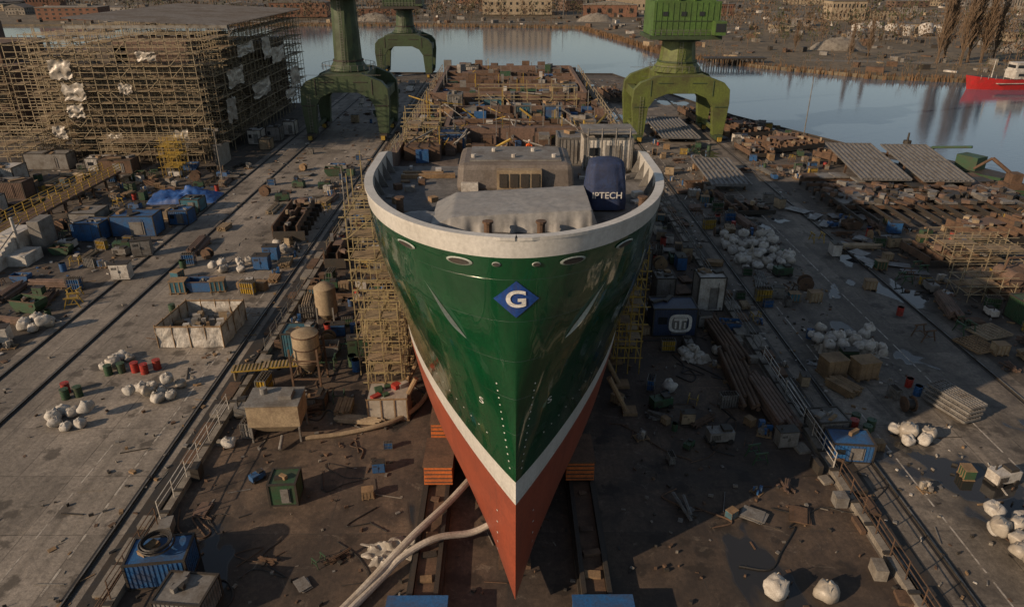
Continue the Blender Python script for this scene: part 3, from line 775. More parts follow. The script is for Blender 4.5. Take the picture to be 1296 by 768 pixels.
b=MB();b.box(0,0,1.5,4.0,2.6,1.9,0);b.box(0,0,.7,2.2,1.4,.8,0,tx=1.8,ty=1.8);b.box(0,0,3.4,4.15,2.75,.12,1)
for sx in(-1,1):
    for sy in(-1,1): b.box(sx*1.85,sy*1.15,0,.16,.16,1.5,1)
b.tube((-1,.5,3.5),(-1,.5,4.0),.3,n=10,m=1);b.box(.9,0,3.52,1,1.2,.35,1);b.tube((.5,-1.3,.7),(.5,-2.4,.2),.15,n=8,m=1)
b.obj('grit_hopper',[tan,grey],(-18.2,47.2,0),.04,bevel=.03);reg(-18.2,47.2,2.6)
b=MB();b.tube((0,0,2.6),(0,0,5.2),1.15,n=24);b.tube((0,0,5.2),(0,0,5.5),1.15,.5,n=24);b.tube((0,0,1.5),(0,0,2.6),.3,1.15,n=24)
for z in(2.7,3.9,5.1): b.tube((0,0,z),(0,0,z+.1),1.2,n=24,m=1)
for i in range(4):
    x=1.2*(1 if i%2 else -1);y=1.2*(1 if i//2 else -1);b.box(x,y,0,.16,.16,4.2,1)
for z in(1.2,3.0):
    for s in(-1,1): b.box(0,s*1.2,z,2.3,.1,.12,1);b.box(s*1.2,0,z+.13,.1,2.3,.12,1)
b.obj('blasting_pot_tank',[tan,rust],(-17.6,54.6,0),smooth=True,ang=40);reg(-17.6,54.6,2)
b=MB();b.tube((0,0,1.2),(0,0,4.0),1.1,n=24);b.tube((0,0,4.0),(0,0,4.5),1.1,.4,n=24);b.tube((0,0,.3),(0,0,1.2),.4,1.1,n=24)
for i in range(4): b.box(.85*(1 if i%2 else -1),.85*(1 if i//2 else -1),0,.14,.14,2,1)
b.obj('storage_silo',[tan,grey],(-18.9,67,0),smooth=True,ang=40);reg(-18.9,67,2)
container('blue_container',-20,60.5,3.0,2.4,2.6,blue2)
container('rusty_machine_box',-17.0,51.2,3.2,1.6,1.2,rust)
b=MB();b.box(0,0,.1,3.3,2.6,1.9,0,tx=.97)
for x in(-1.6,-.5,.6,1.6):
    b.box(x,-1.33,0,.1,.08,2.15,1);b.box(x,1.33,0,.1,.08,2.15,1)
b.box(0,-1.34,2.05,3.4,.1,.1,1);b.box(0,1.34,2.05,3.4,.1,.1,1);b.box(0,0,0,3.5,2.8,.1,1)
for k in range(8): b.box(R.uniform(-1.3,1.3),R.uniform(-.9,.9),2.0,R.uniform(.3,.9),R.uniform(.3,.7),R.uniform(.1,.4),R.choice([0,2,3,4]),R.random())
b.obj('wrapped_pallet_stack',[film,wood,green,red,blue2],(-9.9,50.2,0),.03);reg(-9.9,50.2,2.2)
b=MB()
def wall(x0,y0,x1,y1):
    L_=math.hypot(x1-x0,y1-y0);nx,ny=-(y1-y0)/L_,(x1-x0)/L_
    def f(u,v):
        w_=.12*fbm(u*L_*.8+x0,v*2)+.08*math.sin(u*L_*2.4)*(1-v)
        return (x0+(x1-x0)*u+nx*w_,y0+(y1-y0)*u+ny*w_,.05+2.2*v+.08*fbm(u*5,x0)*v)
    b.grid(f,40,8)
P4=[(-34.2,61.4),(-27.8,61.4),(-27.6,67.4),(-33.6,67.4)]
for i in range(4): wall(*P4[i],*P4[(i+1)%4])
for i in range(4):
    p=P4[i];q=P4[(i+1)%4]
    b.tube((p[0],p[1],2.3),(q[0],q[1],2.3),.08,n=5,m=1)
    for k in range(4):
        t_=k/4;b.tube((p[0]+(q[0]-p[0])*t_,p[1]+(q[1]-p[1])*t_,0),(p[0]+(q[0]-p[0])*t_,p[1]+(q[1]-p[1])*t_,2.5),.07,n=5,m=1)
for k in range(60): b.box(R.uniform(-33.3,-28.6),R.uniform(62.2,66.8),.05,R.uniform(.2,.9),R.uniform(.2,.9),R.uniform(.3,1.8),R.choice([0,1,2,3]),R.uniform(0,.4))
b.obj('sheeted_storage_pen',[white,wood,grey,tan],recalc=False);reg(-31,64.4,4.6)
cluster(-37.5,-36,57,59.5,5,.8,.3);cluster(-32.5,-29,51.5,54.5,10,.8,.3);cluster(-38,-34.4,47.8,50,7,.85)
bags([(-21.8,45.6)],1.0);cluster(-50.5,-47.2,65,68,7,.9);cluster(-36,-32,80,83.5,9,.8)
cluster(28.8,35.5,80.5,91,52,.88,.4);cluster(30,36.5,59,63.5,20,.82,.5);cluster(31,33.4,45.4,47.0,5,.9,0)
cluster(31.8,36,29.5,37,30,.9,.4);bags([(15.9,30.7),(18.9,30.5)],.95);cluster(16.8,18.4,58.8,60.2,4,.8,.3);cluster(20.2,21.6,59.5,60.8,2,.8,0)
cluster(-31,-29,86,90,4,.8);bags([(14.2,53.2)],.8)
for (k,x,y) in [('drum_r',-33.4,56.6),('drum_r',-34.4,56.9),('drum_g',-35.6,56.8),('drum_g',-36.6,56.4),('drum_r',-32.6,57.4),('drum_g',-38.3,52.4),('drum_g',-37.4,52.8),('drum_r',-38.8,53.4),('drum_r',-32.5,69),('drum_g',-36.2,69.3),('drum_r',-33.4,68.8),
    ('drum_g',28.6,46.6),('drum_r',27.9,47.4),('drum_g',28.4,48.2),('drum_g',29.3,47.4),('drum_b',30.4,63)]: place(k,x,y,0,.85)
for (k,x,y,r_,s) in [('crate_b',-37.6,74.6,.1,1.3),('skip_b',-35.2,75.2,.05,.9),('crate_b',-33.3,75,.2,1.2),('cab_w',-46,78.5,.1,1.1),('cab_w',-50.4,62.8,.2,.9),('cab_b',-30,84.6,0,1),('cab_b',-30.2,81.4,0,1),
    ('crate_w',29.7,56.0,.2,1.5),('crate_w',32.4,55.6,.2,1.5),('timber_a',29.6,53.2,.5,.9),('pipes_b',24.8,52,.0,1),('gas_k',18.7,50.8,.1,.8),('gen_k',16.7,46,.1,.9),('mix_a',20.6,47,1.2,.9),('gen_g',13.0,50.8,.3,.8),('mix_b',10.6,46.4,.3,.7),
    ('cab_g',21.7,45.4,.1,.8),('trestle_c',18.9,43.6,.2,.8),('pipes_d',-12.3,48.8,1.45,.7),('crate_w',-9.9,39.6,.2,.6),('scrap_a',-17.2,50,.3,.9),('trestle_b',-47.8,71,.3,1),
    ('gas_y',-20.4,50.2,1.4,1),('gas_k',-20.6,47.2,1.5,.9),('gas_y',-21.3,53.4,1.5,1),('pipes_a',21.6,62,.05,1.4),('pipes_a',20.9,54.5,-.05,1.5),('pipes_c',22.4,50.5,.05,1.3),('cab_n',-14.4,60,.2,1),('drum_b',-14,57,.0,1),
    ('skip_y',-17.6,60,.1,.8),('spool_w',-13.5,63,.6,1),('cab_g',-47.0,86,.3,1.2)]: place(k,x,y,r_,s)
b=MB();b.box(0,0,.9,3.2,1.2,.12,0)
for i in range(10): b.box(-1.45+.32*i,0,1.03,.1,1.2,.05,1)
for sx in(-1,1): b.box(sx*1.4,0,0,.12,1.0,.9,1)
m_=b.mesh('yellow_step_platform',[yellow,tan])
for (x,y) in((-23.2,55.6),(-20.6,56.2)):
    o=bpy.data.objects.new('yellow_step_platform',m_);col.objects.link(o);o.location=(x,y,.2);o.rotation_euler[2]=.15;reg(x,y,1.8)
def frame_panel(name,x,y,w,d,rz,mat,z=0,tilt=0,nx=6,ny=10,h=.2):
    b=MB()
    for i in range(nx+1): b.box(-w/2+w*i/nx,0,0,.1,d,h)
    for j in range(ny+1): b.box(0,-d/2+d*j/ny,.003,w,.08,h*.9)
    o=b.obj(name,[mat],(x,y,z),rz);o.rotation_euler[0]=tilt;reg(x,y,max(w,d)*.5);return o
for k in range(4): frame_panel('steel_grating_panel',37.2+.15*k,50.0+.1*k,1.8,4.2,.35,grey,.3+.35*k)
frame_panel('steel_grating_panel',48.8,63.5,3.4,2.6,.3,tan,.3);frame_panel('steel_grating_panel',46,61,2.6,3,.3,wood,.2)
pan=M('hatch_panel_grey',(.21,.21,.21),.5,.3,amt=.5)
def hatchpanel(x,y,w,d,z0,tilt,rz=0):
    b=MB();k=int(w/.8)
    b.box(0,0,0,w,d,.15,0)
    for i in range(k+1): b.box(-w/2+w*i/k,0,.15,.16,d,.22,0)
    for j in range(3): b.box(0,-d/2+.3+(d-.6)*j/2,.153,w,.12,.25,0)
    for sx in(-1,1):
        for sy in(-1,0,1): b.box(sx*w*.4,sy*d*.4,-z0-sy*.4*d*math.sin(tilt),.3,.3,z0+sy*.4*d*math.sin(tilt),1)
    o=b.obj('corrugated_hatch_panel',[pan,rust],(x,y,z0),rz);o.rotation_euler[0]=tilt;reg(x,y,max(w,d)*.5)
    return o
hatchpanel(62,121,8,17,3.2,.12,-.03);hatchpanel(71.6,120,8,17,3.2,.12,-.03);hatchpanel(37,121,6.5,15,1.4,.05);hatchpanel(36.5,160,8,22,1.0,0)
b=MB()
for i in range(12):
    for j in range(6):
        if R.random()<.75: b.box(51.3+i*2.5,103.5+j*2.9,1.4+R.uniform(0,.15),2.45,2.8,.25,R.choice([0,1,2,3,3]))
for i in range(13):
    for j in range(6): b.box(50+i*2.35,103+j*3,0,.35,.35,1.4,1)
for i in range(14): b.box(50+i*2.2,102.2,1.1,.2,15,.5,1)
for i in range(6): b.box(65,102+i*3,.9,31,.25,.5,0)
for k in range(110): b.box(R.uniform(50,79),R.uniform(101.6,112),1.72,R.uniform(.2,2.2),R.uniform(.2,1.2),R.uniform(.1,.7),R.choice([0,1,2,3,1]),R.uniform(0,3))
b.obj('steel_assembly_platform',[rust,dark,rust2,grey,tan]);reg(64,110,17)
def rustframe(x,y,w,d,h,rz=0):
    b=MB()
    for i in range(int(w/1.6)+1): b.box(-w/2+1.6*i,0,h*.4,.18,d,h*.6,0)
    for j in range(int(d/2)+1): b.box(0,-d/2+2*j,h*.2,w,.2,h*.5,1)
    for i in range(int(w/3)+1):
        for s in(-1,1): b.box(-w/2+3*i,s*d*.4,0,.3,.3,h*.4,1)
    if R.random()<.5: b.box(R.uniform(-.2,.2)*w,R.uniform(-.2,.2)*d,h,w*.4,d*.4,.08,2)
    for k in range(int(w*d*.25)): b.box(R.uniform(-.5,.5)*w,R.uniform(-.5,.5)*d,h*R.uniform(.9,1.02),R.uniform(.2,1.4),R.uniform(.2,.9),R.uniform(.1,.7),R.choice([0,1,2,3,4]),R.uniform(0,3))
    reg(x,y,max(w,d)*.55)
    b.obj('ship_section_frame',[rust,dark,rust2,grey,tan],(x,y,0),rz)
for a in [(57,146,13,9,1.6,.4),(52,160,9,12,1.8,.3),(47.5,175,8,14,2,.1),(64,135,8,6,1.6,.4),(49,140,5,8,1.5,.1),(56,84,9,6,1.6,.1),(68,92,12,7,2,.2),(60,66,8,5,1.5,.2),(-21,84,2.6,7,2.4,0),(-29.5,96,4.2,12,2.6,.05),(37,104,6,5,1.2,.1),(-14,110,7,12,2,.1),(14,112,8,12,2,0),(-8,130,10,14,2.4,0),(8,140,12,14,2.6,.1),(-12,160,9,16,2,.1),(12,170,12,16,2.6,0),(0,195,16,14,2.4,.1),(-14,205,8,10,2,0),(19,205,7,16,2,0),(30,205,6,16,2,.1),(-2,225,20,12,3,0)]: rustframe(*a)
b=MB();scaf(b,54,63,80,86,.05,2.6,2.2,2,1.2,pm_=.4);b.obj('low_work_scaffolding',[sgal,plank]);reg(58,83,5)
b=MB();scaf(b,51,56,71,75,.05,2.0,1.6,1.6,1,pm_=.5);b.obj('low_work_scaffolding',[sgal,wood]);reg(53,73,3)
b=MB();b.box(0,0,0,5.5,3.6,1.6,0);b.box(0,0,1.6,3.6,2.6,1.4,0,tx=.8)
for x in(-1.2,1.2): b.tube((x,-1.4,2.4),(x,1.4,2.4),.75,n=18,m=1);b.tube((x,-1.6,2.4),(x,-1.4,2.4),.9,n=18,m=1)
for s in(-1,1): b.tube((s*2.2,0,0),(s*1.6,0,4.4),.14,n=6,m=0)
b.tube((-1.6,0,4.4),(1.6,0,4.4),.14,n=6);b.obj('winch_machine',[rust,rust2],(57.6,73.6,0),.1,bevel=.04);reg(57.6,73.6,4)
container('green_container',55.5,66.5,4.5,3.5,2.6,green,.1)
for k in range(18):
    b=MB();b.box(0,0,0,R.uniform(1.5,3.5),R.uniform(1,2.2),.04);o=b.obj('loose_steel_sheet',[pan],(R.uniform(44,54),R.uniform(78,104),.08+.03*k),R.uniform(0,3));o.rotation_euler[0]=R.uniform(-.03,.03)
for (x,y,w,d,h,mt) in [(-51.5,94.5,6,3.2,3.0,blue),(-56.8,92.5,4.2,3,2.6,blue),(-47.2,99,3,2.6,2.2,blue),(-60,98,4,4,2.4,grey),(-48,105,3,2.6,2,blue2)]: container('storage_container',x,y,w,d,h,mt,R.uniform(-.08,.08))
b=MB()
def btp(u,v):
    x=(u-.5)*10.5;y=(v-.5)*5.5;e=(max(0,1-abs(u-.5)*2)*max(0,1-abs(v-.5)*2))**.3
    return (x,y,.03+2.3*e*(.7+.5*fbm(x*.3,y*.3))+.25*e*fbm(x,y))
b.grid(btp,50,30);b.obj('tarpaulin_covered_pile',[bluetarp],(-51.5,110.5,0),.1,smooth=True,recalc=False,ang=60);reg(-51,110,6)
b=MB();b.box(-67.5,103,1.8,3,34,.3,0)
for i in range(9):
    for s in(-1,1): b.box(-67.5+s*1.2,87+i*4,0,.3,.3,1.8,0)
b.obj('raised_walkway',[rust]);railing('walkway_railing',[(-66,86,2.1),(-66,120,2.1)],1.4,yellow,r=.07);railing('walkway_railing',[(-69,86,2.1),(-69,120,2.1)],1.4,yellow,r=.07);reg(-67,103,8)
b=MB()
for i in range(9): b.box(-63.2,78.5+i*.75,0,2.2,.75,.4*(i+1)*.8+.1,0)
b.box(-63.2,87,0,2.6,4,3.2,0);b.box(-61,84,0,2.6,3.5,1.4,0);b.box(-60.5,88,1,1.5,3,3.4,1);b.tube((-61.9,85,3),(-61.9,85,5.5),.2,n=8);b.tube((-64.4,78,1),(-64.4,87,4.6),.08,n=5,m=1);b.tube((-62,78,1),(-62,87,4.6),.08,n=5,m=1)
b.obj('white_access_stairs',[white,grey],bevel=.03);reg(-62.5,84,5)
def building(name,x,y,w,d,h,fl,nw,wm,rm,rz=0,gable=0,z=0):
    e=empty(name,(x,y,z),rz)
    b=MB();b.box(0,0,-.5,w,d,h+.5);b.obj('walls',[wm],parent=e)
    b=MB()
    if gable: b.prism([(-w/2-.4,h+.003),(w/2+.4,h+.003),(0,h+gable)],'y',-d/2-.4,d/2+.4)
    else:
        b.box(0,0,h+.003,w+.5,d+.5,.35);b.box(w*.2,0,h+.36,w*.15,d*.3,1.6)
    b.obj('roof',[rm],parent=e)
    b=MB();fh=h/fl
    for f in range(fl):
        for i in range(nw):
            b.box(-w/2+w*(i+.5)/nw,-d/2-.01,f*fh+fh*.35,w/nw*.36,.12,fh*.36,0);b.box(-w/2+w*(i+.5)/nw,-d/2-.03,f*fh+fh*.35-.15,w/nw*.42,.2,.1,1)
        k=max(2,int(nw*d/w))
        for i in range(k):
            for s in(-1,1): b.box(s*(w/2+.01),-d/2+d*(i+.5)/k,f*fh+fh*.35,.12,d/k*.35,fh*.36,0)
    b.obj('windows',[glass,conc],parent=e)
    b=MB();b.box(w*.1,-d/2-.02,0,1.8,.2,2.6);b.obj('door',[dark],parent=e)
    reg(x,y,max(w,d)*.55);return e
roofg=M('grey_roofing',(.13,.12,.11),.8,amt=.5,scale=.2);plast=M('beige_render',(.33,.27,.19),.85,amt=.4,dirt=(.16,.12,.08),scale=.2);brick=M('red_brick',(.2,.1,.065),.9,amt=.4,scale=.2);shed=M('shed_cladding',(.22,.21,.2),.7,amt=.5,scale=.2)
building('workshop_building',-94,112,12,10,5,2,4,shed,roofg,.1,2)
for (x,y,w,d,h,mt) in [(-52.5,150,3,3,3,white),(-49.5,153,3,3,3,grey),(-47.8,159,2.6,3,3,white),(-49,145,2.4,2.4,2.2,tan),(-53,132,.4,7,4,film),(-70,127,6,3,2.6,rust),(-74,129,5,3,2.4,white),(-84,130,8,3,3,grey),(-80,112,6,3,2.8,rust2),(-86,119,7,4,3.4,white),(-79,104,5,3,2.6,white),(-76,97,6,3,2.6,blue)]: container('storage_container',x,y,w,d,h,mt)
b=MB();scaf(b,-60.5,-57.5,123,127,0,5.5,1.5,1.5,1.6);b.obj('stair_scaffold_tower',[yellow,yellow])
e=empty('scaffolded_workshop_shed',(5.4,0,0));e.scale=(1,1,1.12)
b=MB();b.box(-77,170,0,25,60,15,0);b.box(-74,156,15,14,22,3.5,1);b.box(-82,150,15.002,7,10,2.6,0)
for i in range(12): b.box(-64.4,142+i*5,2,.3,.5,12,1)
for i in range(6):
    for k in range(4): b.box(-87+i*4,139.9,2+k*3.2,2.4,.25,1.6,2)
for i in range(13):
    for k in range(4): b.box(-64.35,143+i*4.4,2+k*3.2,.3,2.6,1.6,2)
b.obj('block_hull',[M('block_primer',(.1,.082,.068),.8,amt=.6,scale=.3),rust2,dark],parent=e)
b=MB();scaf(b,-92,-61.6,134.6,139,0,19.3,2.4,2.1,1.95,.075,.62,.45,.06,.6);scaf(b,-63.6,-60.4,139,202,0,19,1.6,2.6,1.95,.075,.6,.35,.06,.3);scaf(b,-97,-92.4,137,200,0,18.5,2.2,3.5,1.95,.075,.6,.3,.06,.5)
scaf(b,-100,-92,131,137,0,5,2.4,2.4,1.9,.07,.6);scaf(b,-80,-62,130.5,134,0,4,2.4,1.8,1.9,.06,.6);b.obj('scaffolding',[sgal,plank],parent=e)
b=MB()
k=60
for i in range(k):
    x0=-92;x1=-60; y=149+i*.92
    b.add([(x0,y,21.8),(x1,y,20.6),(x1,y+.46,20.85),(x0,y+.46,22.05),(x1,y+.92,20.6),(x0,y+.92,21.8)],[(0,1,2,3),(3,2,4,5)],0)
b.box(-76,149,20.2,32,.3,.5,1)
for i in range(9): b.box(-92+i*4,149.5,19,.2,.2,2,1)
for i in range(26): b.tube((-92+i*1.28,149,19),(-92+(i+1)*1.28,149,20.4) if i%2 else (-92+(i+1)*1.28,149,19),.07,n=4,m=1)
b.obj('corrugated_roof',[M('roof_sheet',(.16,.155,.15),.5,.3,amt=.6,scale=.2),steel],parent=e,recalc=False)
def sheetp(fn):
    b=MB();b.grid(fn,16,16);b.obj('torn_sheeting',[film],parent=e,smooth=True,recalc=False,ang=60)
for (x,z,w,h) in [(-86,15,4,3),(-84.5,11.5,4,2.6),(-85,8.5,3,2),(-70,17,3.5,1.4),(-66.5,4,3,2.5),(-79,4,3,1.6),(-75,12,2.4,1.6),(-89,5,2.4,2)]:
    sheetp(lambda u,v,x=x,z=z,w=w,h=h:(x+(u-.5)*w+.4*fbm(v*3,x),134.3+.3*fbm(u*3+x,v*3),z+(v-.5)*h+.5*fbm(u*2.5,x+v)))
for (y,z,w,h) in [(150,12,9,3),(165,8,12,3),(180,13,10,3),(192,7,8,4),(158,16,10,2),(172,15,6,4),(145,7,5,4),(186,4,8,2)]:
    sheetp(lambda u,v,y=y,z=z,w=w,h=h:(-60.2+.3*fbm(u*3+y,v*3),y+(u-.5)*w,z+(v-.5)*h+.5*fbm(u*2.5,y+v)))
reg(-72,165,40)
# neighbouring hull block under construction, behind the shed to the left
e2=empty('ship_hull_block',(-120,176,0))
b=MB();b.box(0,0,1.5,30,36,13,0);b.box(4,-6,14.5,14,16,4,1);b.box(-8,6,14.5,8,12,7,0)
for i in range(8): b.box(-13.5+i*3.8,-18.2,2,.4,.5,12,1)
for i in range(7):
    for k in range(3): b.box(-11.6+i*3.8,-18.1,3+k*3.8,1.8,.3,1.8,2)
for i in range(8): b.box(-13+i*3.7,0,0,.8,34,1.5,2)
b.obj('block_shell',[rust2,rust,dark],parent=e2)
b=MB();scaf(b,-16,16,-22,-19,0,15,2.6,2.2,2,.075,.6,.4,.06);b.obj('block_scaffolding',[sgal,plank],parent=e2);reg(-120,176,24)
# ------------------------------------------------------------------ cranes
def crane(x,y,ch,mt,md,up,gx=1.0,cr_=3.9,hw=13.6):
    e=empty('portal_crane',(x,y,0),0)
    b=MB();prof=[(-9.5,1.3),(-10.1,7.8),(-9.9,10.6),(-8.6,12.0),(-4.2,13.6),(4.2,13.6),(8.6,12.0),(9.9,10.6),(10.1,7.8),(9.5,1.3),(7.3,1.3),(6.7,7.0),(5.4,8.8),(3,9.8),(-3,9.8),(-5.4,8.8),(-6.7,7.0),(-7.3,1.3)]
    prof=[(p*gx,q) for p,q in prof]
    for yy in(-7.2,5.6): b.prism(prof,'y',yy,yy+1.6,0)
    for s in(-1,1): b.box(s*8.7*gx,0,8.3,1.5,11.2,1.8,0);b.box(s*8.4*gx,0,1.6,.7,11.2,.8,0)
    b.box(0,0,11.2,9.5,11.1,2.2,0)
    for s in(-1,1):
        for yy in(-7.25,7.25): b.box(s*8.4*gx,yy,7.0,2.6,.12,.25,1);b.box(s*3.5,yy,11.8,3.0,.1,.2,1);b.box(s*6.4*gx,yy,9.3,.2,.12,3.2,1)
    b.obj('portal_frame',[mt,md],parent=e,bevel=.12)
    b=MB()
    for s in(-1,1):
        for yy in(-6.4,6.4):
            b.box(s*8.4*gx,yy,.55,1.5,4.6,.95,0);
            for k in(-1.7,-.6,.6,1.7): b.tube((s*8.4*gx-.3,yy+k,.5),(s*8.4*gx+.3,yy+k,.5),.42,n=14,m=1)
            b.box(s*8.4*gx,yy-2.6,.4,.8,.5,.8,2)
    b.obj('bogies',[md,dark,yellow],parent=e)
    b=MB();b.tube((0,0,13.6),(0,0,15.6),cr_*1.4,cr_,n=14);b.tube((0,0,15.6),(0,0,ch),cr_,cr_*.86,n=14)
    b.tube((0,0,15.4),(0,0,15.7),cr_*1.1,n=14,m=1);b.tube((0,0,ch-.6),(0,0,ch),cr_*1.15,n=16,m=1)
    b.obj('slewing_column',[mt,md],parent=e)
    b=MB()
    for i in range(12): b.box(-8.2*gx,-7.4,1.8+i*.6,.6,.06,.06)
    for s in(-.3,.3): b.box(-8.2*gx+s,-7.4,1.3,.06,.06,8)
    for i in range(int((ch-14)/.5)): b.box(-.3,-cr_-.35,14+i*.5,.6,.06,.06)
    for s in(-.3,.3): b.box(-.3+s,-cr_-.35,14,.06,.06,ch-14)
    for q in range(24):
        t_=q/24*6.283;b.tube((5.6*math.cos(t_),5.6*math.sin(t_),13.7),(5.6*math.cos(t_),5.6*math.sin(t_),14.9),.05,n=4)
        t2=(q+1)/24*6.283;b.tube((5.6*math.cos(t_),5.6*math.sin(t_),14.9),(5.6*math.cos(t2),5.6*math.sin(t2),14.9),.05,n=4)
    for yy in(-7.2,7.2): b.tube((-8.6*gx,yy,13.3),(8.6*gx,yy,13.3),.05,n=4)
    b.obj('ladder_and_railing',[steel],parent=e)
    b=MB();H=ch
    b.box(0,0,H,hw,12,.7,1);b.box(0,0,H+.7,hw-1.2,10.5,6.4,0)
    for i in range(12): b.box(-hw/2+1.0+(hw-2)*i/11,-5.3,H+.8,.1,.12,6.1,0)
    for z in(3.4,): b.box(0,-5.33,H+z,hw-1.3,.1,.14,1)
    for i in range(3): b.box(-hw*.3+i*hw*.25,-5.35,H+4.4,1.0,.12,.8,2)
    for i in range(14): b.tube((-hw/2+i*hw/13,-5.95,H+.7),(-hw/2+i*hw/13,-5.95,H+1.8),.05,n=4,m=3)
    b.tube((-hw/2,-5.95,H+1.8),(hw/2,-5.95,H+1.8),.05,n=4,m=3);b.tube((-hw/2,-5.95,H+1.3),(hw/2,-5.95,H+1.3),.04,n=4,m=3)
    b.box(0,0,H+7.1,hw*.8,8,3,0);b.box(hw*.42,-7.2,H+1,2.2,2.4,2.6,0);b.box(hw*.42,-8.42,H+1.6,1.9,.1,1.6,2)
    b.tube((0,2,H+10),(0,2,H+17),1.6,.9,n=6);
    for s in(-1.6,1.6):
        b.tube((s,-4,H+7),(s*.5,-16,H+34),.35,.25,n=6);b.tube((s,4,H+10),(s*.5,-16,H+34),.12,n=5)
    for k in range(12):
        t_=k/12;b.tube((-1.6+.8*t_,-4-12*t_,H+7+27*t_),(1.6-.8*(t_+.08),-4-12*(t_+.08),H+7+27*(t_+.08)),.12,n=4)
    b.obj('machine_house_and_jib',[up,md,glass,steel],parent=e)
    reg(x,y,11)
crane(36.1,158,20.2,olive,craned,craneu,1.0,3.9,14.6)
crane(-33.9,160,28,craned,dark,craned,.917,3.0)
crane(-33.6,252,21,craned,dark,craned,.93,3.0)
def lamp(x,y,h=12.8):
    b=MB();b.tube((0,0,0),(0,0,h),.12,.07,n=8);b.box(0,0,0,.7,.7,.3,1);b.tube((0,0,h),(-.9,0,h+.25),.06,n=6);b.box(-1.1,0,h+.15,.9,.35,.14,0);b.box(.5,0,h-.2,.5,.3,.4,0)
    b.obj('lamp_post',[grey,conc],(x,y,0))
lamp(65,156);lamp(-49,120,9);lamp(-21.8,92,10)
b=MB();b.box(0,0,0,.9,.9,.5,0);b.tube((0,0,.5),(0,0,6),.35,.15,n=8);b.tube((0,0,4),(0,0,4.6),.7,n=8);b.tube((0,0,2.2),(0,0,2.6),.6,n=8);b.obj('mooring_dolphin_post',[dark],(74.0,131,0))
def boat(b,L_,B,H,m,bow=.3,n=14,deck=1):
    prev=None
    for i in range(n+1):
        u=i/n;w=B/2*(min(1,u/bow)**.6 if u<bow else 1-.25*max(0,(u-.85)/.15));sh=H*(1+.35*max(0,(.35-u)/.35)**1.5);x=-L_/2+L_*u
        xo=-L_*.05*max(0,1-u/bow)
        cur=[(x,0,-1.5),(x,-w*.75,-1.4),(x+xo,-w,sh),(x+xo,w,sh),(x,w*.75,-1.4)]
        if prev:
            for a,c in((0,1),(1,2),(3,4),(4,0)): b.add([prev[a],cur[a],cur[c],prev[c]],[(0,1,2,3)],m)
            b.add([prev[2],cur[2],cur[3],prev[3]],[(0,1,2,3)],deck)
        prev=cur
    b.add(prev,[(0,1,2,3,4)],m)
b=MB();boat(b,34,7.5,3.2,0)
b.box(2,0,3.2,12,5,2.6,2);b.box(-1,0,5.8,6,4,2.2,2);b.box(-4.1,0,6.4,.1,3.4,.9,3);b.box(-1,-2.05,6.4,5,.1,.9,3);b.box(2,-2.55,4,10,.1,.8,3)
b.tube((0,0,8),(0,0,15),.35,.15,n=6,m=0);b.tube((-2,0,12),(2,0,12),.1,n=5,m=0);b.tube((-10,0,3.4),(-10,0,9),.2,.1,n=6,m=2);b.tube((8,0,3),(8,0,10),.25,n=6,m=0);b.tube((8,0,10),(14,0,7),.15,n=6,m=0);b.box(6,0,5.8,1.8,1.8,2.2,0)
for i in range(14): b.tube((-15+i*2.2,-3.6 if i>3 else -2.2-i*.4,3.2),(-15+i*2.2,-3.6 if i>3 else -2.2-i*.4,4.6),.05,n=4,m=2)
b.box(2,0,1.9,24,7.7,.2,2)
b.obj('red_cargo_vessel',[M('vessel_red',(.42,.02,.02),.4,amt=.3),dark,white,glass],(165,236,-2.2),.06)
b=MB();boat(b,20,5,1.8,0);b.box(3,0,1.8,4,3,2.4,2);b.tube((-5,0,1.8),(-5,0,4),.5,n=8,m=0);b.tube((-5,0,4),(2,1,5.4),.25,n=6,m=0)
b.obj('green_work_boat',[green,dark,green,glass],(85,133,-2.2),-1.1)
b=MB();b.box(0,0,0,3,2.5,2,0);b.box(0,0,2,1.8,1.8,1.6,0);b.tube((0,0,3),(-3,2,5.5),.3,n=6);b.tube((-3,2,5.5),(-5,3,3.5),.22,n=6);b.obj('quay_winch',[rust],(82,112,0));
b=MB()
for i in range(12):
    for j in(0,1): b.tube((78+i*2,290+j*4,-5),(78+i*2,290+j*4,.6),.25,n=6)
b.box(89,292,.6,24,5,.5,0);b.obj('timber_pier',[dark])
b=MB()
def edge(p,q):
    p=Vector(p);q=Vector(q);k=int((q-p).length/3)
    for i in range(k+1):
        a=p.lerp(q,i/k);b.tube((a.x,a.y,-2.4),(a.x,a.y,.25),.25,n=6)
    b.tube((p.x,p.y,.2),(q.x,q.y,.2),.25,n=5)
for i in range(2,7): edge((yard[i][0],yard[i][1],0),(yard[i+1][0],yard[i+1][1],0))
b.obj('quay_edge_piles',[dark])
def car(x,y,rz,mt):
    b=MB();b.prism([(-2.2,.35),(-2.2,.85),(-1.4,.95),(-.8,1.45),(1.0,1.45),(1.7,.95),(2.2,.85),(2.2,.35)],'y',-.9,.9,0)
    b.prism([(-1.32,.96),(-.78,1.38),(.95,1.38),(1.55,.96)],'y',-.92,.92,1)
    for xx in(-1.35,1.35):
        for s in(-.85,.85): b.tube((xx,s-.1,.35),(xx,s+.1,.35),.35,n=14,m=2)
    b.obj('parked_car',[mt,glass,black],(x,y,0),rz,bevel=.06)
car(-28.5,217,1.5,white);car(-29.5,229,1.6,grey);car(52,168,.4,red)
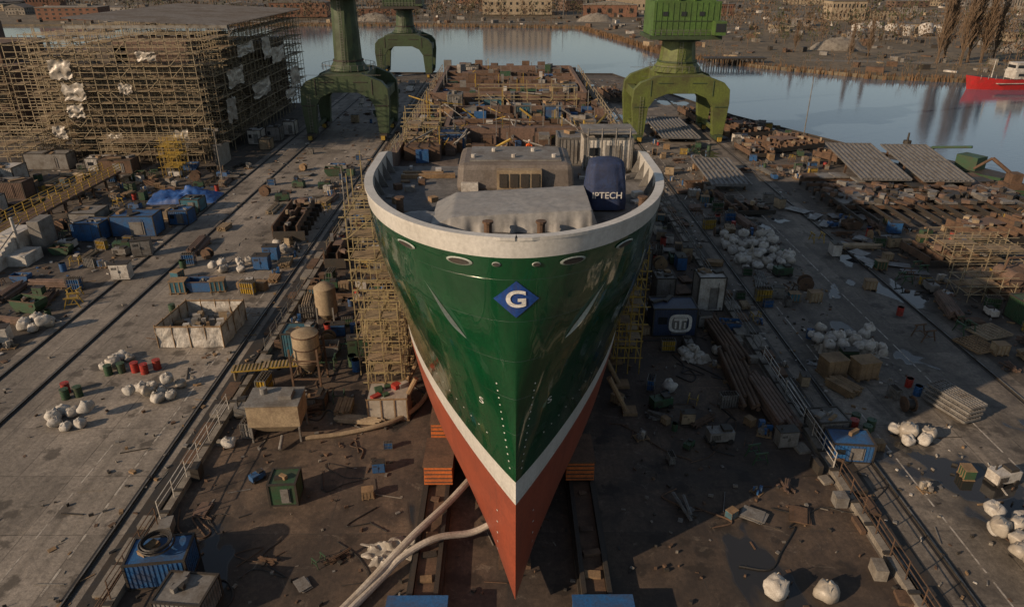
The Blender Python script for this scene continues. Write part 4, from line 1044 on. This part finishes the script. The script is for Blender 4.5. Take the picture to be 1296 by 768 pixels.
# ------------------------------------------------------------------ random clutter
def free(x,y,r): return all((x-a)**2+(y-c)**2>(r*.8+q*.85)**2 for a,c,q in occ)
reg(CX,45,11);reg(CX,62,11);reg(CX,80,11);reg(-11,60,4);reg(-11,72,3);reg(-11,82,3);reg(11,59,2);reg(11,72,3);reg(11,82,3)
allk=keys
low=[k for k in keys if not k.startswith(('skip','ibc'))]
def scatter(x0,x1,y0,y1,n,ks=allk,smin=.6,smax=1.0,jit=.25):
    for _ in range(n):
        for tr in range(6):
            k=R.choice(ks);x=R.uniform(x0,x1);y=R.uniform(y0,y1);s=R.uniform(smin,smax)
            if free(x,y,cat[k][2]*s):
                place(k,x,y,R.choice([0,math.pi/2,0])+R.uniform(-jit,jit),s);break
scatter(-22.5,-13.5,50,100,110);scatter(-22.5,-12,100,235,80)
scatter(-31,-27.5,74,130,44);scatter(-41,-34,72,130,16);scatter(-41,-28,135,235,26)
scatter(-60,-48,56,90,40);scatter(-60,-47.5,86,132,46);scatter(-80,-60,60,130,90);scatter(-110,-80,80,130,50)
scatter(13.5,23,60,100,85);scatter(12,23,100,235,80);scatter(25.5,26.6,46,150,14,low,.5,.7)
scatter(28.5,36,70,130,58);scatter(28.5,36,40,60,10,low,.6,.9);scatter(38.5,43.5,60,130,9,low);scatter(29,43,130,150,14)
scatter(46,62,56,100,56);scatter(60,84,60,104,90);scatter(46,62,120,165,50);scatter(76,82,100,114,10)
scatter(8.5,22,33,60,20,low,.4,.7,1.5);scatter(-21,-8,31,49,8,low,.35,.6,1.5)
scatter(-58,-48,24,55,6,low,.5,.8)
def debris(x0,x1,y0,y1,n,mats,smax=.5,stick=.12):
    b=MB()
    for _ in range(n):
        x=R.uniform(x0,x1);y=R.uniform(y0,y1)
        if abs(x-CX)<9 and y>40: continue
        t_=R.random();m_=R.randrange(len(mats))
        if t_<1-stick: b.box(x,y,.013,R.uniform(.04,smax),R.uniform(.04,smax*.7),R.uniform(.02,.2),m_,R.uniform(0,3))
        else:
            a=R.choice([0,1.57])+R.gauss(0,.35);l=R.uniform(.4,2.2);b.box(x,y,.013,l,R.uniform(.04,.12),R.uniform(.03,.08),m_,a)
    b.obj('ground_debris',mats)
debris(-23,24,28,100,1000,[rust,dark,rust,grey,rust,dark,conc],.35)
debris(-30,-23,28,140,350,[rust,dark,wood,grey,conc]);debris(24,37,28,140,700,[rust,dark,wood,white,grey,conc],.4)
debris(-90,-47,40,130,1100,[rust,dark,wood,white,grey,blue],.8);debris(46,85,50,115,1100,[rust,dark,wood,dark,grey,rust2],.8);debris(-45,40,100,240,1300,[rust,dark,wood,white,grey,rust2],.9);debris(-46,-30,24,130,120,[conc,dark,grey,rust],.3)
# ------------------------------------------------------------------ far bank
def baretree(b,x,y,z,h,spread=.25,m=0,twigs=70):
    b.tube((x,y,z),(x,y,z+h*.9),h*.018,h*.004,n=4,m=m,cap=False)
    for k in range(twigs):
        u=R.uniform(.12,.95);a=R.uniform(0,6.28);l=h*R.uniform(.12,.3)*(1.15-u*.7);zz=z+h*u
        dx=math.cos(a)*l*spread*2;dy=math.sin(a)*l*spread*2
        p=(x+dx*.05,y+dy*.05,zz);q=(x+dx,y+dy,zz+l*(1-spread*.5));b.tube(p,q,h*.005,h*.0015,n=3,m=m,cap=False)
        for w in range(3):
            v=R.uniform(.4,.9);c=Vector(p).lerp(Vector(q),v);b.tube(c,c+Vector((R.uniform(-1,1)*l*.35*spread*2,R.uniform(-1,1)*l*.35*spread*2,l*.4)),h*.003,h*.001,n=3,m=m,cap=False)
bark=M('bare_tree_bark',(.1,.07,.045),.9,amt=.3);twig=M('tree_twigs_brown',(.13,.088,.055),.95,amt=.3);twg=M('evergreen_foliage',(.045,.055,.022),.95,amt=.3)
for (x,y,h) in [(168,290,25),(172,293,29),(176,288,31),(181,292,30),(185,290,27),(189,296,25),(138,300,14),(127,330,13),(205,280,20),(150,310,15),(196,300,22)]:
    b=MB();baretree(b,0,0,0,h,.22,0,150);b.obj('bare_poplar_tree',[twig],(x,y,-1))
def belt(name,x0,x1,y0,y1,n,h0,h1,dens=30):
    b=MB()
    for _ in range(n):
        x=R.uniform(x0,x1);y=R.uniform(y0,y1);h=R.uniform(h0,h1);m_=R.choice([0,0,0,1])
        if not onfar(x,y-2): continue
        b.tube((x,y,-1),(x,y,-1+h*.6),.18,.06,n=3,m=2,cap=False)
        for k in range(dens):
            a=R.uniform(0,6.28);rr_=h*.33*R.random()**.5;zz=-1+h*R.uniform(.3,1)
            c=Vector((x+rr_*math.cos(a),y+rr_*math.sin(a),zz));s=h*.06
            b.add([c+Vector([R.uniform(-s,s) for _ in range(3)]),c+Vector([R.uniform(-s,s) for _ in range(3)]),c+Vector((R.uniform(-s,s),R.uniform(-s,s),s*1.8))],[(0,1,2)],m_)
    b.obj(name,[twig,twg,bark],recalc=False)
belt('distant_tree_row',-260,-60,512,545,110,7,13);belt('distant_tree_row',-60,90,530,620,150,6,12);belt('distant_tree_row',70,300,350,400,150,5,10);belt('distant_tree_row',100,420,420,500,220,7,14);belt('distant_tree_row',-400,500,640,800,520,9,17);belt('shoreline_scrub',95,240,235,300,220,1.5,5,18);belt('shoreline_scrub',70,100,300,420,90,1.5,5,18);belt('shoreline_scrub',-200,45,493,506,160,1.5,5,18);belt('distant_tree_row',190,420,270,340,130,6,12)
reed=M('dry_reeds',(.17,.1,.05),.95,amt=.3)
b=MB()
for p,q in zip(far[1:9],far[2:10]):
    L_=math.hypot(q[0]-p[0],q[1]-p[1])
    for i in range(int(L_*5)):
        u=R.random();x=p[0]+(q[0]-p[0])*u+R.gauss(0,1.0);y=p[1]+(q[1]-p[1])*u+R.gauss(.8,1.2);h=R.uniform(.7,2)
        b.add([(x-.35,y,-2.2),(x+.35,y+R.uniform(-.3,.3),-2.2),(x+R.uniform(-.3,.3),y,-2.2+h+.8)],[(0,1,2)])
b.obj('shoreline_reeds',[reed],recalc=False)
b=MB()
for i,(x0,y0,x1,y1,w) in enumerate([(-300,520,60,508,8),(60,508,320,330,7),(120,300,330,262,6),(-300,640,400,620,9)]):
    L_=math.hypot(x1-x0,y1-y0);nx,ny=-(y1-y0)/L_*w/2,(x1-x0)/L_*w/2;z=-.98+.004*i
    b.add([(x0-nx,y0-ny,z),(x1-nx,y1-ny,z),(x1+nx,y1+ny,z),(x0+nx,y0+ny,z)],[(0,1,2,3)])
b.obj('far_bank_road',[M('road_grey',(.16,.15,.13),.9,amt=.4)],recalc=False)
building('beige_warehouse_building',8,585,52,18,24,5,11,plast,roofg);building('brick_warehouse_building',-150,560,40,20,9,2,9,brick,roofg,.1,4)
wm_=[plast,brick,shed,plast,conc,shed,rust2]
for i in range(34):
    y=R.uniform(520,850);x=R.uniform(-.75*y,.8*y)
    if abs(x-8)<50 and y<640: continue
    w=R.uniform(14,45);building(R.choice(['warehouse_building','apartment_building','factory_building']),x,y,w,R.uniform(10,25),R.choice([4,5,6,8,12]),R.choice([1,2,3]),R.randint(5,12),R.choice(wm_),R.choice([roofg,roofg,rust2,conc]),R.uniform(-.3,.3),R.choice([0,0,2.5]),-1)
for i in range(9):
    y=R.uniform(340,500);x=R.uniform(120,.75*y+60);w=R.uniform(8,20);building('industrial_shed_building',x,y,w,R.uniform(8,14),R.uniform(3,5),1,R.randint(3,6),R.choice(wm_),roofg,R.uniform(-.3,.3),R.choice([0,1.5]),-1)
b=MB()
for i in range(6): b.tube((0+i*9,R.uniform(-4,4),-1),(0+i*9,R.uniform(-1,1),4),3.6,3.5,n=20)
b.obj('storage_tank_row',[white],(190,410,0),smooth=True,ang=40)
for (x,y) in [(150,340),(60,515),(90,430),(-90,520),(230,330)]:
    b=MB()
    def f(u,v):
        e=max(0,1-((u-.5)*2)**2-((v-.5)*2)**2);return ((u-.5)*26,(v-.5)*12,-1.1+5*e**.8*(1+.3*fbm(u*6,v*6)))
    b.grid(f,24,14);b.obj('gravel_stockpile',[conc],(x,y,0),smooth=True,recalc=False)
b=MB()
for _ in range(1300):
    y=R.uniform(260,800);x=R.uniform(-.75*y,.8*y)
    if not onfar(x,y-4): continue
    b.box(x,y,-1,R.uniform(.8,6),R.uniform(.8,3),R.uniform(.4,2.2),R.choice([0,1,1,2,2,3,3,1,5,6]),R.uniform(0,3))
b.obj('far_bank_stored_goods',[white,rust,grey,dark,blue,tan,conc])
for (x,y) in[(100,430),(230,400),(-80,530),(40,540),(150,520),(300,500),(-200,560)]:
    b=MB();b.tube((0,0,-1),(0,0,16),.35,.15,n=6);b.box(0,0,15.6,2,.5,.4,0);b.obj('lighting_mast',[steel],(x,y,0))
# ------------------------------------------------------------------ worker
def worker(x,y,z,rz):
    e=empty('shipyard_worker',(x,y,z),rz);e.scale=(.85,.85,.85)
    def skinobj(name,pts,edges,rad,mat,root=0,sub=2):
        me=bpy.data.meshes.new(name);me.from_pydata(pts,edges,[]);me.materials.append(mat)
        o=bpy.data.objects.new(name,me);col.objects.link(o);o.parent=e
        s=o.modifiers.new('skin','SKIN');s.use_smooth_shade=True
        for i,r_ in enumerate(rad): me.skin_vertices[0].data[i].radius=(r_,r_)
        me.skin_vertices[0].data[root].use_root=True
        u=o.modifiers.new('sub','SUBSURF');u.levels=sub;u.render_levels=sub;return o
    pts=[(0,0,.98),(0,-.1,1.15),(0,-.2,1.32),(0,-.25,1.46),(0,-.28,1.54), (.19,-.23,1.44),(.27,-.36,1.2),(.2,-.56,1.08),(-.19,-.23,1.44),(-.28,-.34,1.2),(-.2,-.54,1.05),(.1,0,.93),(.12,-.1,.5),(.12,.06,.09),(-.1,0,.93),(-.14,.02,.5),(-.15,.14,.09)]
    ed=[(0,1),(1,2),(2,3),(3,4),(3,5),(5,6),(6,7),(3,8),(8,9),(9,10),(0,11),(11,12),(12,13),(0,14),(14,15),(15,16)]
    rad=[.15,.145,.16,.12,.06,.08,.058,.042,.08,.058,.042,.11,.075,.055,.11,.075,.055]
    skinobj('body',pts,ed,rad,hiviz)
    skinobj('neck_and_head',[(0,-.28,1.54),(0,-.31,1.64),(0,-.33,1.74),(0,-.33,1.82)],[(0,1),(1,2),(2,3)],[.055,.085,.1,.07],skin)
    b=MB();b.tube((0,-.33,1.77),(0,-.33,1.88),.135,.08,n=16);b.box(0,-.45,1.765,.2,.12,.02);b.obj('helmet',[white],parent=e)
    b=MB();b.box(0,-.435,1.7,.03,.04,.05);b.box(-.04,-.425,1.735,.025,.02,.015,1);b.box(.04,-.425,1.735,.025,.02,.015,1);b.box(0,-.425,1.66,.06,.02,.012,1)
    for s in(-1,1): b.box(s*.1,-.33,1.69,.02,.04,.06)
    b.obj('face_features',[skin,dark],parent=e)
    for s,(hx,hy,hz) in((1,(.2,-.56,1.08)),(-1,(-.2,-.54,1.05))):
        P=[(hx,hy,hz),(hx,hy-.07,hz-.02)];E=[(0,1)];Q=[.028,.035]
        for i in range(4):
            o_=(-.03+.02*i);l=.04+.008*(i in(1,2));k=len(P);P+=[(hx+o_,hy-.11,hz-.03),(hx+o_,hy-.11-l,hz-.06)];E+=[(1,k),(k,k+1)];Q+=[.01,.008]
        k=len(P);P+=[(hx-s*.045,hy-.06,hz-.03),(hx-s*.05,hy-.1,hz-.05)];E+=[(0,k),(k,k+1)];Q+=[.012,.009]
        skinobj('hand',P,E,Q,skin,0,1)
    b=MB()
    for fx,fyy in((.12,.06),(-.15,.14)): b.box(fx,fyy-.06,0,.11,.3,.11)
    b.obj('boots',[dark],parent=e,bevel=.03)
worker(CX+1.1,51.5,AZ,.4)
# ------------------------------------------------------------------ light
w=bpy.data.worlds.new("World");sc.world=w;w.use_nodes=True
N=w.node_tree.nodes;sky=N.new('ShaderNodeTexSky');sky.sky_type='NISHITA';sky.sun_disc=False
el=22;d=Vector((.862,.507,0)).normalized()
sky.sun_elevation=math.radians(el);sky.sun_rotation=math.atan2(-d.x,-d.y)%(2*math.pi)
sky.air_density=1.1;sky.dust_density=.8
hsn=N.new('ShaderNodeHueSaturation');hsn.inputs['Saturation'].default_value=.72
w.node_tree.links.new(sky.outputs[0],hsn.inputs['Color']);w.node_tree.links.new(hsn.outputs[0],N['Background'].inputs[0]);N['Background'].inputs[1].default_value=.085
l=bpy.data.lights.new('sun','SUN');l.energy=5.0;l.angle=math.radians(.5);l.color=(1,.74,.5)
o=bpy.data.objects.new('sun',l);col.objects.link(o)
dirv=Vector((d.x*math.cos(math.radians(el)),d.y*math.cos(math.radians(el)),-math.sin(math.radians(el))))
o.rotation_euler=dirv.to_track_quat('-Z','Y').to_euler();o.location=(-60,-40,60)
cam=bpy.data.cameras.new('camera');cam.lens=25;cam.sensor_width=36;cam.clip_end=9000;cam.clip_start=.5
o=bpy.data.objects.new('camera',cam);col.objects.link(o);o.location=(0,0,34);o.rotation_euler=(math.radians(90-25.5),0,math.radians(-.4));sc.camera=o
sc.view_settings.view_transform='Standard';sc.view_settings.look='None';sc.view_settings.exposure=0
print('objects',len(bpy.data.objects))
